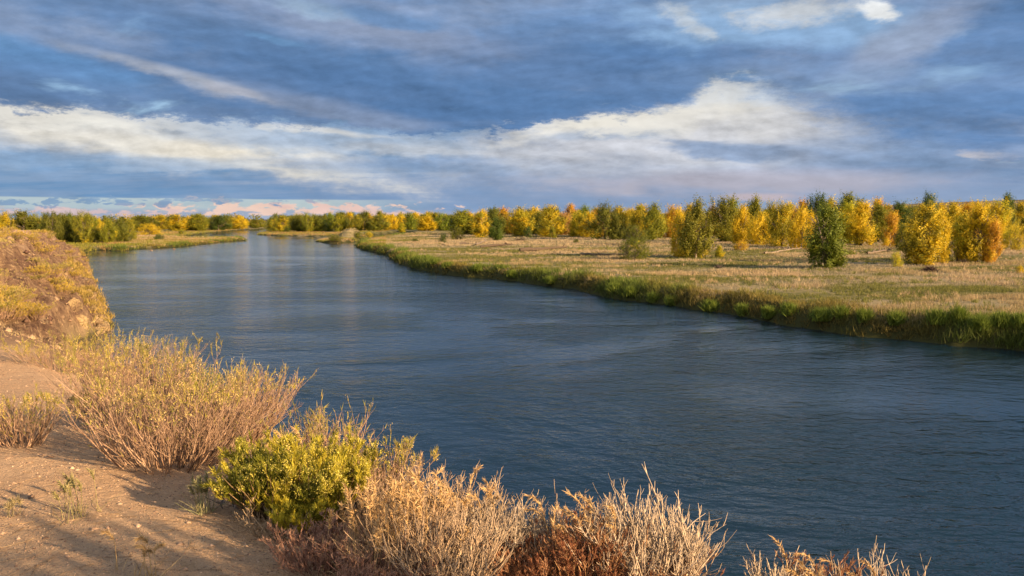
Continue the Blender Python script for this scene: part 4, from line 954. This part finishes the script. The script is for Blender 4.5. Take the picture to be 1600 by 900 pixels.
# gravel and litter on the sand near the camera
def gravel():
    g = np.random.default_rng(80); x, y, r = scatter(60000, 2.2, 18, -46, 30, .6, g); z, d, db, q, rr = terrain(x, y, True)
    k = (q > .85) & (db > 0); x, y, z, r = x[k], y[k], z[k], r[k]; n = len(x)
    s = g.uniform(.003, .009, n) * (1 + (g.random(n) < .02) * 1.8) * np.interp(r, [2, 16], [1, 2])
    oc = np.array([(1, 0, 0), (-1, 0, 0), (0, 1, 0), (0, -1, 0), (0, 0, 1), (0, 0, -1)], float); fc = np.array([(0, 2, 4), (2, 1, 4), (1, 3, 4), (3, 0, 4), (2, 0, 5), (1, 2, 5), (3, 1, 5), (0, 3, 5)])
    V = oc[None] * s[:, None, None] * g.uniform(.5, 1.3, (n, 6, 1)); th = g.uniform(0, 6.3, n); c, s_ = np.cos(th)[:, None], np.sin(th)[:, None]
    X = V[:, :, 0] * c - V[:, :, 1] * s_; Y = V[:, :, 0] * s_ + V[:, :, 1] * c; V = np.stack([X + x[:, None], Y + y[:, None], V[:, :, 2] * .6 + z[:, None]], -1).reshape(-1, 3)
    Fc = (fc[None] + (np.arange(n) * 6)[:, None, None]).reshape(-1, 3)
    o = mk('gravel', V, Fc, M_stem, col=colvar(n, 6, (.22, .14, .10), (.50, .37, .26), g, .3)); tag(o, kind='stuff')
    for (nm, nn, r0, r1, a0, a1, q0, q1, s0, s1, ca, cb) in [('scree_gravel', 26000, 21, 130, -46, -14, .04, 1.05, .02, .11, (.12, .07, .055), (.42, .30, .19))]:
        x, y, r = scatter(nn, r0, r1, a0, a1, .5, g); z, d, db, q, rr = terrain(x, y, True); k = (q > q0) & (q < q1) & (fbm(x / 5, y / 5, 3, 141) > -.08)
        x, y, z, r = x[k], y[k], z[k], r[k]; n = len(x); s = g.uniform(s0, s1, n) * (1 + (g.random(n) < .06) * 2.2) * np.interp(r, [20, 60], [.45, 1])
        V = oc[None] * s[:, None, None] * g.uniform(.4, 1.3, (n, 6, 1)); th = g.uniform(0, 6.3, n); c, s_ = np.cos(th)[:, None], np.sin(th)[:, None]
        X = V[:, :, 0] * c - V[:, :, 1] * s_; Y = V[:, :, 0] * s_ + V[:, :, 1] * c; V = np.stack([X + x[:, None], Y + y[:, None], V[:, :, 2] * .8 + z[:, None]], -1).reshape(-1, 3)
        Fc = (fc[None] + (np.arange(n) * 6)[:, None, None]).reshape(-1, 3); o = mk(nm, V, Fc, M_stem, col=colvar(n, 6, ca, cb, g, .3)); tag(o, kind='stuff')
    n = 2600; x, y, r = scatter(n, 2.5, 12, -42, 28, .7, g); z, d, db, q, rr = terrain(x, y, True); k = (q > .85) & ((fbm(x, y, 2, 7) > .03) | (x > -2.2)); x, y, z = x[k], y[k], z[k]; n = len(x)
    P, R = grow(np.column_stack([x, y, z + .006]), np.column_stack([g.normal(0, 1, n), g.normal(0, 1, n), g.uniform(0, .12, n)]), g.uniform(.03, .22, n), 5, np.full(n, .0018), np.full(n, .0009), g, 0, .12)
    zz = terrain(P[:, :, 0].ravel(), P[:, :, 1].ravel()).reshape(P.shape[:2]); P[:, :, 2] = np.maximum(P[:, :, 2] * 0 + zz + .006, zz + .004)
    V, Fq = tubes(P, R, 3); o = mk('twig_litter', V, Fq, M_stem, col=colvar(n, 15, (.26, .17, .10), (.52, .38, .22), g, .3)); tag(o, kind='stuff')
gravel()

# unseen shrub added at the photographer's right to shade the sand at the lower left
bush('rabbitbrush', (3.05, .12, gz(3.05, .12)), 2.1, 1.5, 420, dict(GREEN, leaves=120000, lmin=.02, lt=.0, lw=.018, ls=.06), 400, 'tall leafy shrub added outside the view to shade the foreground sand')

vs = SC.view_settings; vs.view_transform = 'Standard'; vs.look = 'None'; vs.exposure = EXPO; vs.gamma = 1.0; vs.use_curve_mapping = False
SC.display_settings.display_device = 'sRGB'
SC.cycles.use_adaptive_sampling = True; SC.cycles.adaptive_threshold = .02; SC.cycles.max_bounces = 6; SC.cycles.diffuse_bounces = 3; SC.cycles.glossy_bounces = 3; SC.cycles.transparent_max_bounces = 4; SC.cycles.caustics_reflective = False; SC.cycles.caustics_refractive = False
